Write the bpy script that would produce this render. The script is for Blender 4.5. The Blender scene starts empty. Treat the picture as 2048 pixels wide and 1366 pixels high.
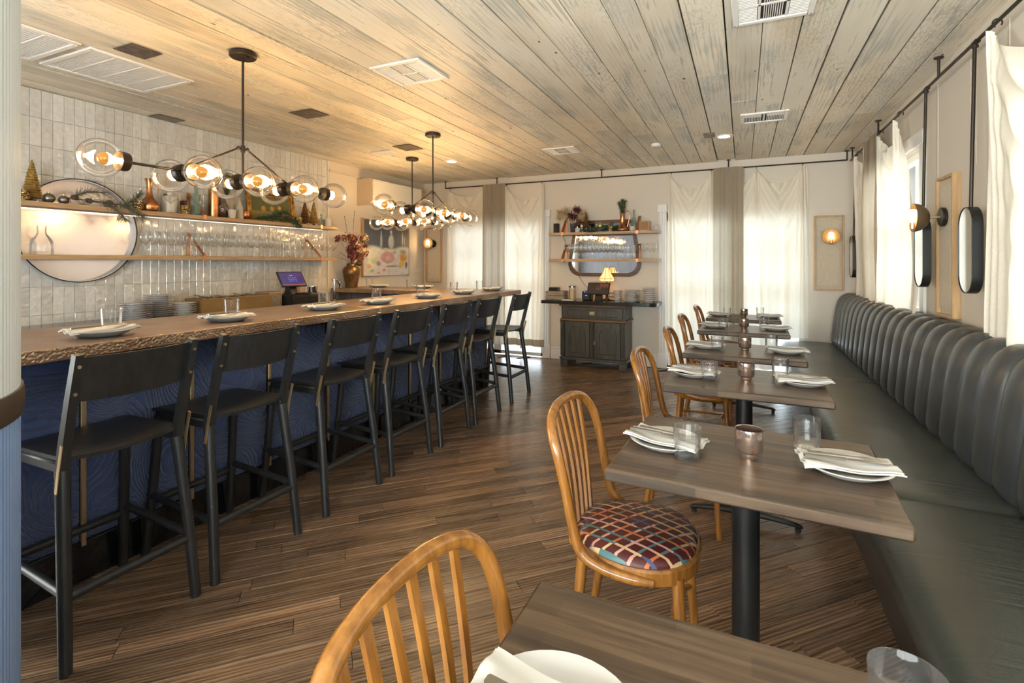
import bpy, math, random
from mathutils import Vector, Matrix

RN = random.Random(11)
sc = bpy.context.scene
col = sc.collection
PI = math.pi
rad = math.radians

# ---------------------------------------------------------------- camera
CAM_H, FPX, YAW, V0 = 1.371, 1010.0, 0.4289, 524.4
cam_d = bpy.data.cameras.new('camera')
cam_d.sensor_width = 36.0
cam_d.sensor_fit = 'HORIZONTAL'
cam_d.lens = 36.0 * FPX / 2048.0
cam_d.shift_y = -(683.0 - V0) / 2048.0
cam_d.clip_start = 0.05
cam = bpy.data.objects.new('camera', cam_d)
col.objects.link(cam)
cam.location = (0, 0, CAM_H)
cam.rotation_euler = (PI / 2, 0, YAW)
sc.camera = cam

# ---------------------------------------------------------------- world, daylight, exposure
world = bpy.data.worlds.new('sky')
sc.world = world
world.use_nodes = True
bg = world.node_tree.nodes['Background']
bg.inputs[0].default_value = (0.86, 0.93, 1.0, 1)
bg.inputs[1].default_value = 1.0

def daylight(name, loc, rot, sx, sy, power, color=(1, 0.97, 0.93)):
    d = bpy.data.lights.new(name, 'AREA')
    d.shape = 'RECTANGLE'
    d.size, d.size_y = sx, sy
    d.energy = power
    d.color = color
    o = bpy.data.objects.new(name, d)
    col.objects.link(o)
    o.location = loc
    o.rotation_euler = rot
    return o

# daylight standing outside each curtained opening, then three added fill lamps
daylight('daylight_back_left', (-3.38, 7.35, 1.15), (-PI / 2, 0, 0), 1.5, 2.0, 27, (0.84, 0.92, 1))
daylight('daylight_back_right', (-0.1, 7.35, 1.15), (-PI / 2, 0, 0), 1.55, 2.0, 28, (0.84, 0.92, 1))
daylight('daylight_window_far', (1.75, 5.22, 1.6), (0, PI / 2, 0), 1.25, 1.5, 24)
daylight('daylight_window_near', (1.75, 2.1, 1.6), (0, PI / 2, 0), 1.25, 1.6, 22)
daylight('added_fill_right', (1.75, -0.4, 1.4), (0, PI / 2 + .5, 0), 1.25, 1.8, 50)  # added fill through an unseen opening beside the camera
daylight('added_fill_rear', (-.65, -2.3, 1.1), (PI / 2 + .6, 0, 0), 3.3, 1.8, 380, (1, 0.98, 0.95))  # added fill from behind the camera, tilted up to brighten the ceiling
daylight('added_fill_left', (-5.2, -.4, 1.4), (0, -PI / 2 - .25, 0), 1.9, 1.9, 115, (1, 0.96, 0.91))  # added fill from the left to brighten the window wall and banquette
sun_d = bpy.data.lights.new('sun', 'SUN')
sun_d.energy = 0.6
sun_d.angle = rad(2)
sun_d.color = (1, 0.86, 0.66)
sun = bpy.data.objects.new('sun', sun_d)
col.objects.link(sun)
sun.location = (6, 3, 6)
sun.rotation_euler = Vector((-0.75, 0.25, -0.72)).to_track_quat('-Z', 'Y').to_euler()

vs = sc.view_settings
vs.view_transform = 'Standard'
vs.look = 'None'
vs.gamma = 1
vs.use_curve_mapping = False
vs.exposure = 0.84
sc.cycles.use_denoising = True
sc.cycles.max_bounces = 8
sc.cycles.diffuse_bounces = 4
sc.cycles.glossy_bounces = 4
sc.cycles.transparent_max_bounces = 40
sc.cycles.use_adaptive_sampling = True
sc.cycles.adaptive_threshold = 0.1
sc.cycles.sample_clamp_indirect = 6.0
sc.cycles.caustics_reflective = False
sc.cycles.caustics_refractive = False

# ---------------------------------------------------------------- mesh builder
class B:
    def __init__(s):
        s.v = []
        s.f = []
        s.fm = []
        s.cur = 0

    def add(s, vs_, fs, M=None):
        n = len(s.v)
        if M is not None:
            vs_ = [tuple(M @ Vector(p)) for p in vs_]
        s.v.extend([tuple(p) for p in vs_])
        s.f.extend([tuple(i + n for i in f) for f in fs])
        s.fm.extend([s.cur] * len(fs))
        return s

    def box(s, c, d, bev=0.0, M=None):
        hx, hy, hz = d[0] / 2, d[1] / 2, d[2] / 2
        T = Matrix.Translation(c)
        if M is not None:
            T = M @ T
        b = min(bev, hx * .95, hy * .95, hz * .95)
        sg = [(i, j, k) for i in (-1, 1) for j in (-1, 1) for k in (-1, 1)]
        if b <= 0:
            vv = [(i * hx, j * hy, k * hz) for i, j, k in sg]
            ff = [(0, 1, 3, 2), (4, 6, 7, 5), (0, 4, 5, 1), (2, 3, 7, 6), (0, 2, 6, 4), (1, 5, 7, 3)]
            return s.add(vv, ff, T)
        vv = []
        for i, j, k in sg:
            vv += [(i * hx, j * (hy - b), k * (hz - b)), (i * (hx - b), j * hy, k * (hz - b)), (i * (hx - b), j * (hy - b), k * hz)]
        ix = {q: n for n, q in enumerate(sg)}
        def vi(q, a): return ix[tuple(q)] * 3 + a
        ff = []
        for a in range(3):
            o = [x for x in range(3) if x != a]
            for sa in (-1, 1):
                loop = []
                for p, q in ((-1, -1), (1, -1), (1, 1), (-1, 1)):
                    t = [0, 0, 0]; t[a] = sa; t[o[0]] = p; t[o[1]] = q
                    loop.append(vi(t, a))
                ff.append(tuple(loop))
            for p in (-1, 1):
                for q in (-1, 1):
                    t0 = [0, 0, 0]; t0[a] = -1; t0[o[0]] = p; t0[o[1]] = q
                    t1 = list(t0); t1[a] = 1
                    ff.append((vi(t0, o[0]), vi(t1, o[0]), vi(t1, o[1]), vi(t0, o[1])))
        for q in sg:
            ff.append((vi(q, 0), vi(q, 1), vi(q, 2)))
        return s.add(vv, ff, T)

    def tube(s, pts, r, seg=8, closed=False, M=None, ref=None, rb=None):
        pts = [Vector(p) for p in pts]
        n = len(pts)
        rs = r if isinstance(r, (list, tuple)) else [r] * n
        rbs = rs if rb is None else (rb if isinstance(rb, (list, tuple)) else [rb] * n)
        tan = []
        for i in range(n):
            a = pts[i - 1] if (closed or i > 0) else pts[i]
            b = pts[(i + 1) % n] if (closed or i < n - 1) else pts[i]
            t = (b - a)
            tan.append(t.normalized() if t.length > 1e-9 else Vector((0, 0, 1)))
        if ref is None:
            u = tan[0].orthogonal().normalized()
        else:
            u = Vector(ref)
        vv = []
        for i in range(n):
            if ref is not None:
                u = Vector(ref)
            u = (u - tan[i] * u.dot(tan[i]))
            u = u.normalized() if u.length > 1e-6 else tan[i].orthogonal().normalized()
            w = tan[i].cross(u)
            for k in range(seg):
                a = 2 * PI * k / seg
                vv.append(pts[i] + u * (math.cos(a) * rs[i]) + w * (math.sin(a) * rbs[i]))
        ff = []
        m = n if closed else n - 1
        for i in range(m):
            j = (i + 1) % n
            for k in range(seg):
                l = (k + 1) % seg
                ff.append((i * seg + k, i * seg + l, j * seg + l, j * seg + k))
        if not closed:
            ff.append(tuple(reversed(range(seg))))
            ff.append(tuple(range((n - 1) * seg, n * seg)))
        return s.add(vv, ff, M)

    def bar(s, p, q, w, h=None, up=(0, 0, 1), bev=0.0):
        p, q = Vector(p), Vector(q)
        h = h or w
        x = (q - p).normalized()
        z = Vector(up); z = z - x * z.dot(x)
        z = z.normalized() if z.length > 1e-5 else x.orthogonal().normalized()
        y = z.cross(x)
        M = Matrix(((x.x, y.x, z.x, 0), (x.y, y.y, z.y, 0), (x.z, y.z, z.z, 0), (0, 0, 0, 1)))
        M = Matrix.Translation((p + q) / 2) @ M
        return s.box((0, 0, 0), ((q - p).length, w, h), bev, M)

    def lathe(s, prof, seg=24, M=None, fl=0.0, nf=0):
        vv, ff, rows = [], [], []
        for r, z in prof:
            if r <= 1e-6:
                rows.append([len(vv)]); vv.append((0, 0, z))
            else:
                row = []
                for k in range(seg):
                    a = 2 * PI * k / seg
                    rr = r * (1 + fl * math.cos(nf * a)) if nf else r
                    row.append(len(vv)); vv.append((rr * math.cos(a), rr * math.sin(a), z))
                rows.append(row)
        for a, b in zip(rows, rows[1:]):
            for k in range(seg):
                l = (k + 1) % seg
                if len(a) == 1 and len(b) == 1: continue
                if len(a) == 1: ff.append((a[0], b[k], b[l]))
                elif len(b) == 1: ff.append((a[k], a[l], b[0]))
                else: ff.append((a[k], a[l], b[l], b[k]))
        return s.add(vv, ff, M)

    def cyl(s, c, r, h, seg=16, M=None, axis='Z', bev=0.0):
        b = min(bev, r * .5, h * .4)
        pr = [(0, -h / 2), (r - b, -h / 2)] + ([(r, -h / 2 + b), (r, h / 2 - b)] if b else []) + [(r - b, h / 2), (0, h / 2)]
        T = Matrix.Translation(c)
        if axis == 'X': T = T @ Matrix.Rotation(PI / 2, 4, 'Y')
        if axis == 'Y': T = T @ Matrix.Rotation(-PI / 2, 4, 'X')
        return s.lathe(pr, seg, (M @ T) if M is not None else T)

    def ball(s, c, r, seg=14, rings=8, sc_=(1, 1, 1), M=None):
        pr = [(r * math.sin(PI * i / rings), -r * math.cos(PI * i / rings)) for i in range(rings + 1)]
        T = Matrix.Translation(c) @ Matrix.Diagonal((*sc_, 1))
        return s.lathe(pr, seg, (M @ T) if M is not None else T)

    def prism(s, poly, z0, z1, M=None):
        n = len(poly)
        vv = [(x, y, z0) for x, y in poly] + [(x, y, z1) for x, y in poly]
        ff = [tuple(reversed(range(n))), tuple(range(n, 2 * n))] + [(i, (i + 1) % n, (i + 1) % n + n, i + n) for i in range(n)]
        return s.add(vv, ff, M)

    def grid(s, fn, nu, nv, M=None, flip=False):
        vv = [fn(i / nu, j / nv) for j in range(nv + 1) for i in range(nu + 1)]
        w = nu + 1
        ff = [(j * w + i, j * w + i + 1, (j + 1) * w + i + 1, (j + 1) * w + i) for j in range(nv) for i in range(nu)]
        if flip: ff = [tuple(reversed(f)) for f in ff]
        return s.add(vv, ff, M)

    def slab(s, fn, nu, nv, th, M=None):
        """closed sheet of thickness th below the surface fn(u, v)"""
        top = [Vector(fn(i / nu, j / nv)) for j in range(nv + 1) for i in range(nu + 1)]
        w = nu + 1; n = len(top)
        vv = top + [p - Vector((0, 0, th)) for p in top]
        ff = []
        for j in range(nv):
            for i in range(nu):
                q = (j * w + i, j * w + i + 1, (j + 1) * w + i + 1, (j + 1) * w + i)
                ff.append(q); ff.append(tuple(x + n for x in reversed(q)))
        ed = [i for i in range(nu + 1)] + [j * w + nu for j in range(1, nv + 1)] + [nv * w + i for i in range(nu - 1, -1, -1)] + [j * w for j in range(nv - 1, 0, -1)]
        for a, b in zip(ed, ed[1:] + ed[:1]):
            ff.append((a, a + n, b + n, b))
        return s.add(vv, ff, M)

    def mesh(s, name, smooth=True, angle=38):
        me = bpy.data.meshes.new(name)
        me.from_pydata(s.v, [], s.f)
        import bmesh
        bm = bmesh.new(); bm.from_mesh(me)
        bmesh.ops.recalc_face_normals(bm, faces=bm.faces)
        bm.to_mesh(me); bm.free()
        if smooth:
            me.polygons.foreach_set('use_smooth', [True] * len(me.polygons))
            me.set_sharp_from_angle(angle=rad(angle))
        return me

    def build(s, name, mat, parent=None, smooth=True, loc=None, rz=0, angle=38):
        me = s.mesh(name, smooth, angle)
        me.materials.append(mat)
        return obj(name, me, parent, loc, rz)

def obj(name, me, parent=None, loc=None, rz=0):
    o = bpy.data.objects.new(name, me)
    col.objects.link(o)
    if parent is not None: o.parent = parent
    if loc is not None: o.location = loc
    if rz: o.rotation_euler = (0, 0, rz)
    return o

def tag(o, label, cat, group=None, kind=None):
    o['label'] = label
    if cat: o['category'] = cat
    if group: o['group'] = group
    if kind: o['kind'] = kind
    return o

def thing(name, label, cat, loc=(0, 0, 0), rz=0, group=None):
    o = bpy.data.objects.new(name, None)
    o.empty_display_size = .05
    col.objects.link(o)
    o.location = loc
    o.rotation_euler = (0, 0, rz)
    return tag(o, label, cat, group)

def struct(name, b, mat, parent=None, label=None):
    o = b.build(name, mat, parent, smooth=False)
    if parent is None: o['kind'] = 'structure'
    if label: o['label'] = label
    return o

def dup(root, loc, rz=0, label=None, group=None):
    r = root.copy(); col.objects.link(r)
    r.location = loc; r.rotation_euler = (root.rotation_euler[0], root.rotation_euler[1], rz)
    if label: r['label'] = label
    if group: r['group'] = group
    for ch in list(root.children):
        c = ch.copy(); col.objects.link(c); c.parent = r
        for g in list(ch.children):
            d = g.copy(); col.objects.link(d); d.parent = c
    return r

def spline(pts, n=6, closed=False):
    P = [Vector(p) for p in pts]
    out = []
    m = len(P)
    rng = m if closed else m - 1
    for i in range(rng):
        if closed:
            a, b, c, d = P[i - 1], P[i], P[(i + 1) % m], P[(i + 2) % m]
        else:
            a, b, c, d = P[max(i - 1, 0)], P[i], P[i + 1], P[min(i + 2, m - 1)]
        for k in range(n):
            t = k / n
            out.append(.5 * ((2 * b) + (c - a) * t + (2 * a - 5 * b + 4 * c - d) * t * t + (3 * b - a - 3 * c + d) * t ** 3))
    if not closed: out.append(P[-1])
    return out

# ---------------------------------------------------------------- materials
class NT:
    def __init__(s, name):
        s.m = bpy.data.materials.new(name)
        s.m.use_nodes = True
        s.t = s.m.node_tree
        s.p = s.t.nodes['Principled BSDF']
        s.out = s.t.nodes['Material Output']

    def n(s, ty, **k):
        x = s.t.nodes.new('ShaderNode' + ty)
        for a, b in k.items(): setattr(x, a, b)
        return x

    def l(s, a, b): s.t.links.new(a, b); return s

    def coord(s, kind='Object', scale=(1, 1, 1), rot=(0, 0, 0), loc=(0, 0, 0)):
        if kind == 'Position': o = s.n('NewGeometry').outputs['Position']
        else: o = s.n('TexCoord').outputs[kind]
        mp = s.n('Mapping')
        mp.inputs['Scale'].default_value = scale
        mp.inputs['Rotation'].default_value = rot
        mp.inputs['Location'].default_value = loc
        s.l(o, mp.inputs[0])
        return mp.outputs[0]

    def noise(s, vec, scale=5, detail=3, rough=.5, dist=0, out=0):
        x = s.n('TexNoise')
        x.inputs['Scale'].default_value = scale; x.inputs['Detail'].default_value = detail
        x.inputs['Roughness'].default_value = rough; x.inputs['Distortion'].default_value = dist
        s.l(vec, x.inputs['Vector'])
        return x.outputs[out]

    def wave(s, vec, scale=5, dist=2, detail=2, ty='BANDS', dir='X', dscale=1.0):
        x = s.n('TexWave', wave_type=ty)
        if ty == 'BANDS': x.bands_direction = dir
        else: x.rings_direction = dir
        x.inputs['Scale'].default_value = scale; x.inputs['Distortion'].default_value = dist
        x.inputs['Detail'].default_value = detail; x.inputs['Detail Scale'].default_value = dscale
        s.l(vec, x.inputs['Vector'])
        return x.outputs['Fac']

    def voro(s, vec, scale=5, feat='F1', out='Distance'):
        x = s.n('TexVoronoi', feature=feat)
        x.inputs['Scale'].default_value = scale
        s.l(vec, x.inputs['Vector'])
        return x.outputs[out]

    def ramp(s, fac, stops, mode='LINEAR'):
        x = s.n('ValToRGB')
        cr = x.color_ramp; cr.interpolation = mode
        while len(cr.elements) < len(stops): cr.elements.new(.5)
        for e, (p, c) in zip(cr.elements, stops):
            e.position = p
            e.color = (*c, 1) if len(c) == 3 else c
        s.l(fac, x.inputs[0])
        return x.outputs[0]

    def math(s, op, a, b=None):
        x = s.n('Math', operation=op)
        for i, q in enumerate((a, b)):
            if q is None: continue
            if isinstance(q, (int, float)): x.inputs[i].default_value = q
            else: s.l(q, x.inputs[i])
        return x.outputs[0]

    def mix(s, fac, a, b, blend='MIX'):
        x = s.n('Mix', data_type='RGBA', blend_type=blend)
        for i, q in ((0, fac), (6, a), (7, b)):
            if isinstance(q, (int, float)): x.inputs[i].default_value = q
            elif isinstance(q, tuple): x.inputs[i].default_value = (*q, 1) if len(q) == 3 else q
            else: s.l(q, x.inputs[i])
        return x.outputs[2]

    def bump(s, h, strength=.2, dist=.01):
        x = s.n('Bump')
        x.inputs['Strength'].default_value = strength
        x.inputs['Distance'].default_value = dist
        s.l(h, x.inputs['Height'])
        s.l(x.outputs[0], s.p.inputs['Normal'])
        return s

    def set(s, color=None, rough=None, metal=None, spec=None, **k):
        for nm, q in (('Base Color', color), ('Roughness', rough), ('Metallic', metal), ('Specular IOR Level', spec)):
            if q is None: continue
            if isinstance(q, tuple): s.p.inputs[nm].default_value = (*q, 1) if len(q) == 3 else q
            elif isinstance(q, (int, float)): s.p.inputs[nm].default_value = q
            else: s.l(q, s.p.inputs[nm])
        for nm, q in k.items():
            i = s.p.inputs[nm.replace('_', ' ')]
            if hasattr(q, 'is_output'): s.l(q, i)
            else: i.default_value = q
        return s

def rgb(r, g, b):
    f = lambda c: ((c / 255 + .055) / 1.055) ** 2.4 if c / 255 > .04045 else c / 255 / 12.92
    return (f(r), f(g), f(b))

def plain(name, c, rough=.5, metal=0.0, var=.12, vscale=6, bscale=60, bump=.05, spec=None):
    t = NT(name)
    v = t.coord('Object')
    nz = t.noise(v, vscale, 1)
    dark = tuple(x * (1 - var) for x in c); lite = tuple(min(1, x * (1 + var)) for x in c)
    t.set(color=t.ramp(nz, [(.3, dark), (.7, lite)]), rough=rough, metal=metal, spec=spec)
    if bump: t.bump(t.noise(v, bscale, 1), bump, .002)
    return t.m

def grainwood(name, c0, c1, rough=.35, axis='X', scale=1.0, bump=.08, kind='Object', coat=0.0):
    t = NT(name)
    sl = {'X': (1.2, 14, 14), 'Y': (14, 1.2, 14), 'Z': (14, 14, 1.2)}[axis]
    v = t.coord(kind, tuple(q * scale for q in sl))
    oi = t.n('ObjectInfo')
    va = t.n('VectorMath', operation='ADD'); t.l(v, va.inputs[0])
    cx = t.n('CombineXYZ'); t.l(t.math('MULTIPLY', oi.outputs['Random'], 37.0), cx.inputs[0]); t.l(t.math('MULTIPLY', oi.outputs['Random'], 19.0), cx.inputs[1])
    t.l(cx.outputs[0], va.inputs[1])
    f = t.noise(va.outputs[0], 2.2, 4, .65, .6)
    c = t.ramp(f, [(.3, c0), (.68, c1)])
    t.set(color=c, rough=rough, Coat_Weight=coat, Coat_Roughness=.12)
    if bump > .09: t.bump(t.noise(va.outputs[0], 6, 1, .6), bump, .003)
    return t.m

M = {}
def make_materials():
    M['wall'] = plain('warm_white_wall_paint', (.64, .568, .48), .65, var=.02, vscale=1.5, bump=0)
    M['trim'] = plain('white_trim_paint', (.74, .71, .68), .4, var=.02, bscale=90, bump=.02)
    M['white_metal'] = plain('white_enamel', (.78, .74, .7), .35, var=.02, bump=0)
    M['band'] = plain('brown_bronze_band', (.1, .07, .05), .4, .4, bump=.02)
    M['dark_gap'] = plain('dark_gap', (.025, .02, .016), .9, bump=0)
    M['black_wood'] = grainwood('black_stained_ash', (.012, .012, .013), (.026, .027, .028), .4, 'Z', 1.5, .12)
    M['black_metal'] = plain('black_powder_coat', (.012, .012, .012), .38, bump=.04)
    M['black_gloss'] = plain('black_gloss_laminate', (.008, .008, .009), .1, bump=.01)
    M['bronze'] = plain('dark_bronze', (.045, .035, .028), .4, .7, bump=.02)
    M['brass'] = plain('brushed_brass', (.62, .46, .26), .34, .85, var=.06, bump=.02)
    M['brass_bolt'] = plain('brass_bolt', (.66, .52, .3), .28, .95, bump=0)
    M['amberwood'] = grainwood('amber_bentwood', (.2, .072, .011), (.37, .155, .03), .24, 'Z', 1.2, .04, coat=.5)
    M['oak'] = grainwood('pale_oak', (.34, .2, .1), (.55, .36, .19), .45, 'X', 1.5, .06)
    M['oak_y'] = grainwood('pale_oak_shelf', (.33, .2, .1), (.5, .33, .18), .45, 'Y', 1.5, .06)
    M['oak_z'] = grainwood('pale_oak_frame', (.38, .22, .1), (.56, .36, .18), .45, 'Z', 1.5, .06)
    M['darkwood'] = grainwood('dark_mahogany', (.05, .018, .009), (.13, .045, .02), .3, 'X', 1.5, .05)
    M['copper'] = plain('aged_copper', (.5, .22, .1), .28, 1.0, var=.35, vscale=14, bump=.02)
    M['copper_strap'] = plain('copper_strap', (.55, .27, .15), .34, .9, var=.12, bump=.01)
    M['linen_panel'] = plain('beige_linen', (.58, .49, .37), .9, var=.05, vscale=30, bscale=700, bump=.15)
    M['white_china'] = plain('white_glazed_china', (.55, .53, .505), .16, var=.02, bump=0)
    M['grey_china'] = plain('grey_glazed_china', (.5, .47, .47), .2, var=.05, bump=0)
    M['napkin'] = plain('white_cotton_napkin', (.64, .615, .58), .9, var=.03, bscale=500, bump=.15)
    M['steel'] = plain('polished_steel', (.5, .48, .45), .22, 1.0, var=.05, bump=0)
    M['chrome'] = plain('chrome', (.7, .69, .67), .1, 1.0, var=.03, bump=0)
    M['silver_mirror'] = plain('mirror_silver', (.86, .87, .87), .03, 1.0, var=.01, bump=0)
    M['green_needle'] = plain('pine_needles', (.045, .085, .035), .6, var=.5, vscale=40, bump=0)
    M['frost_needle'] = plain('dull_pine_needles', (.12, .12, .07), .6, var=.4, vscale=40, bump=0)
    M['twig'] = plain('brown_twig', (.09, .05, .03), .8, bump=0)
    M['gold_brush'] = plain('gold_tinsel', (.42, .28, .09), .35, .6, var=.4, vscale=60, bscale=160, bump=.6)
    M['brown_brush'] = plain('brown_tinsel', (.2, .09, .03), .45, .4, var=.4, vscale=60, bscale=160, bump=.6)
    M['basket'] = None
    M['screen_black'] = plain('black_plastic', (.012, .012, .014), .3, bump=0)
    M['beige_ceramic'] = plain('beige_stoneware', (.48, .42, .34), .5, var=.08, bump=.04)
    M['cream_ceramic'] = plain('cream_stoneware', (.64, .58, .49), .4, var=.05, bump=.02)
    M['wax'] = plain('candle_wax', (.7, .5, .26), .6, var=.05, bump=0)
    M['dome'] = plain('smoked_bronze_shade', (.16, .11, .06), .35, .55, var=.06, bump=0)
    M['gold_leaf'] = plain('carved_gilt', (.36, .2, .05), .38, .75, var=.5, vscale=30, bscale=50, bump=.6)
    M['cabinet'] = grainwood('weathered_grey_paint', (.034, .032, .025), (.085, .08, .066), .35, 'Z', 1.0, .1)
    M['cabinet_edge'] = grainwood('worn_brown_edge', (.12, .06, .025), (.2, .11, .055), .4, 'X', 1.0, .1)
    M['slate'] = plain('dark_polished_counter', (.03, .028, .026), .15, var=.2, bump=.01)
    M['grey_board'] = grainwood('grey_blue_board', (.12, .12, .14), (.2, .2, .23), .5, 'Z', 1.0, .06)
    M['crate'] = grainwood('weathered_crate', (.16, .13, .1), (.36, .3, .23), .7, 'X', 2, .2)
    M['white_ac'] = plain('ivory_plastic', (.82, .77, .68), .4, var=.015, bump=0)
    M['tan_felt'] = plain('tan_plywood', (.5, .38, .25), .6, var=.05, bscale=90, bump=.04)
    M['ball_dark'] = plain('pewter_ornament', (.2, .19, .18), .3, .8, var=.1, bump=0)
    M['dried_red'] = plain('dried_red_petal', (.2, .035, .03), .7, var=.4, vscale=30, bump=0)
    M['dried_orange'] = plain('dried_rust_petal', (.34, .1, .04), .7, var=.4, vscale=30, bump=0)
    M['dried_tan'] = plain('dried_straw', (.55, .42, .24), .8, var=.3, vscale=30, bump=0)
    M['burgundy'] = plain('burgundy_leaf', (.09, .012, .02), .7, var=.4, vscale=30, bump=0)
    M['rubber'] = plain('black_rubber', (.01, .01, .01), .7, bump=0)
    M['paper'] = plain('white_paper', (.8, .78, .74), .7, var=.02, bump=0)

    # transparent thin glass
    def glass(name, tint=(.992, .995, .993), edge=.32, ior=1.35, body=0.0, bodycol=(1, 1, 1)):
        t = NT(name)
        tr = t.n('BsdfTransparent'); tr.inputs[0].default_value = (*tint, 1)
        gl = t.n('BsdfGlossy'); gl.inputs['Roughness'].default_value = .03; gl.inputs[0].default_value = (1, 1, 1, 1)
        lw = t.n('LayerWeight'); lw.inputs[0].default_value = edge
        fr = t.n('Fresnel'); fr.inputs[0].default_value = ior
        fac = t.math('MINIMUM', t.math('ADD', t.math('MULTIPLY', t.math('POWER', lw.outputs['Facing'], 2.2), .7), t.math('MULTIPLY', fr.outputs[0], .6)), .85)
        mx = t.n('MixShader')
        t.l(fac, mx.inputs[0]); t.l(tr.outputs[0], mx.inputs[1]); t.l(gl.outputs[0], mx.inputs[2])
        res = mx.outputs[0]
        if body:
            df = t.n('BsdfDiffuse'); df.inputs[0].default_value = (*bodycol, 1)
            m2 = t.n('MixShader'); m2.inputs[0].default_value = body
            t.l(res, m2.inputs[1]); t.l(df.outputs[0], m2.inputs[2]); res = m2.outputs[0]
        t.l(res, t.out.inputs[0])
        t.t.nodes.remove(t.p)
        return t.m
    M['glass'] = glass('clear_drinking_glass', body=.012)
    M['globe'] = glass('clear_globe_glass', (.96, .95, .93))
    M['pane'] = glass('window_pane', (.93, .97, .97))
    M['aqua_glass'] = glass('aqua_bottle_glass', (.74, .84, .8), body=.22, bodycol=(.42, .52, .47))
    M['smoke_glass'] = glass('ribbed_smoke_glass', (.55, .52, .52), body=.25, bodycol=(.2, .18, .18))

    def emit(name, c, s):
        t = NT(name)
        t.set(color=c, rough=.4, Emission_Color=(*c, 1), Emission_Strength=s)
        return t.m
    M['bulb'] = emit('warm_bulb', (1, .64, .28), 115)
    M['bulb_small'] = emit('warm_sconce_bulb', (1, .66, .3), 30)
    M['downlight'] = emit('downlight_lens', (1, .9, .75), 12)
    M['led'] = emit('led_strip', (1, .8, .6), 1.4)
    M['led_mirror'] = emit('mirror_led_ring', (1, .9, .88), 6)
    t = NT('bulb_gold_cap'); t.set(color=(.42, .2, .06), rough=.2, metal=.8, Emission_Color=(1, .42, .08, 1), Emission_Strength=.35); M['bulb_cap'] = t.m
    t = NT('lamp_shade_silk')
    t.set(color=(.8, .5, .22), rough=.8, Emission_Color=(1, .55, .18, 1), Emission_Strength=1.0)
    M['shade'] = t.m

    # floor planks, boards run at 45 degrees
    t = NT('oak_floor_planks')
    v = t.coord('Position', rot=(0, 0, -PI / 4))
    g = t.n('NewGeometry'); oi = t.n('ObjectInfo')
    rnd = t.math('FRACT', t.math('ADD', g.outputs['Random Per Island'], t.math('MULTIPLY', oi.outputs['Random'], 7.31)))
    sep = t.n('SeparateXYZ'); t.l(v, sep.inputs[0])
    cx = t.n('CombineXYZ')
    t.l(t.math('ADD', t.math('MULTIPLY', sep.outputs[0], 1.1), t.math('MULTIPLY', rnd, 40)), cx.inputs[0])
    t.l(t.math('ADD', t.math('MULTIPLY', sep.outputs[1], 16), t.math('MULTIPLY', rnd, 23)), cx.inputs[1])
    n1 = t.noise(cx.outputs[0], 1.6, 3, .6, 1.2)
    cx2 = t.n('CombineXYZ')
    t.l(t.math('ADD', t.math('MULTIPLY', sep.outputs[0], 3), t.math('MULTIPLY', rnd, 40)), cx2.inputs[0])
    t.l(t.math('MULTIPLY', sep.outputs[1], 120), cx2.inputs[1])
    n2 = t.noise(cx2.outputs[0], 1.0, 1, .6)
    wv = t.wave(cx.outputs[0], 1.2, 5, 1, dir='Y')
    f = t.math('ADD', t.math('ADD', t.math('MULTIPLY', n1, .68), t.math('MULTIPLY', n2, .09)), t.math('MULTIPLY', wv, .23))
    c = t.ramp(f, [(.28, (.055, .032, .019)), (.5, (.18, .113, .07)), (.7, (.31, .205, .128))])
    tone = t.ramp(rnd, [(0, (.6, .58, .56)), (.5, (.92, .9, .88)), (1, (1.3, 1.22, 1.16))])
    c = t.mix(1.0, c, tone, 'MULTIPLY')
    t.set(color=c, rough=t.ramp(n2, [(.2, (.2, .2, .2)), (.8, (.36, .36, .36))]))
    t.bump(n2, .1, .002)
    M['floor'] = t.m

    # distressed painted ceiling boards (run along Y)
    t = NT('distressed_ceiling_boards')
    v = t.coord('Position')
    g = t.n('NewGeometry'); oi = t.n('ObjectInfo')
    rnd = t.math('FRACT', t.math('MULTIPLY', oi.outputs['Random'], 7.77))
    sep = t.n('SeparateXYZ'); t.l(v, sep.inputs[0])
    def vec(sx, sy, k):
        q = t.n('CombineXYZ')
        t.l(t.math('ADD', t.math('MULTIPLY', sep.outputs[0], sx), t.math('MULTIPLY', rnd, k)), q.inputs[0])
        t.l(t.math('ADD', t.math('MULTIPLY', sep.outputs[1], sy), t.math('MULTIPLY', rnd, k * 1.7)), q.inputs[1])
        return q.outputs[0]
    fine = t.noise(vec(60, 2.2, 90), 1, 2.5, .62)
    wear = t.noise(vec(5.0, .8, 50), 1, 3, .6)
    patch = t.noise(vec(3.2, 1.1, 31), 1, 3, .62)
    rings = t.wave(vec(9, .9, 17), 1.3, 7, 1, dir='X')
    knots = t.noise(vec(26, 11, 71), 1, 0, .5)
    base = t.ramp(wear, [(.3, (.68, .57, .42)), (.5, (.82, .72, .57)), (.72, (.88, .81, .68))])
    base = t.mix(t.ramp(t.noise(vec(1.1, .5, 13), 1, 2), [(.42, (0, 0, 0)), (.6, (1, 1, 1))]), base, t.mix(.5, base, (.6, .6, .55)))
    worn = t.math('MULTIPLY', t.math('GREATER_THAN', t.math('ADD', t.math('MULTIPLY', fine, .62), t.math('MULTIPLY', wear, .55)), .69), .42)
    c = t.mix(worn, base, (.22, .18, .14))
    blue = t.math('MULTIPLY', t.ramp(t.math('ADD', t.math('MULTIPLY', patch, .72), t.math('MULTIPLY', fine, .3)), [(.54, (0, 0, 0)), (.62, (1, 1, 1))]), .5)
    c = t.mix(blue, c, (.33, .38, .37))
    crk = t.noise(vec(95, 22, 67), 1, 2.5, .65)
    pm = t.noise(vec(2.2, .7, 43), 1, 2, .55)
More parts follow.
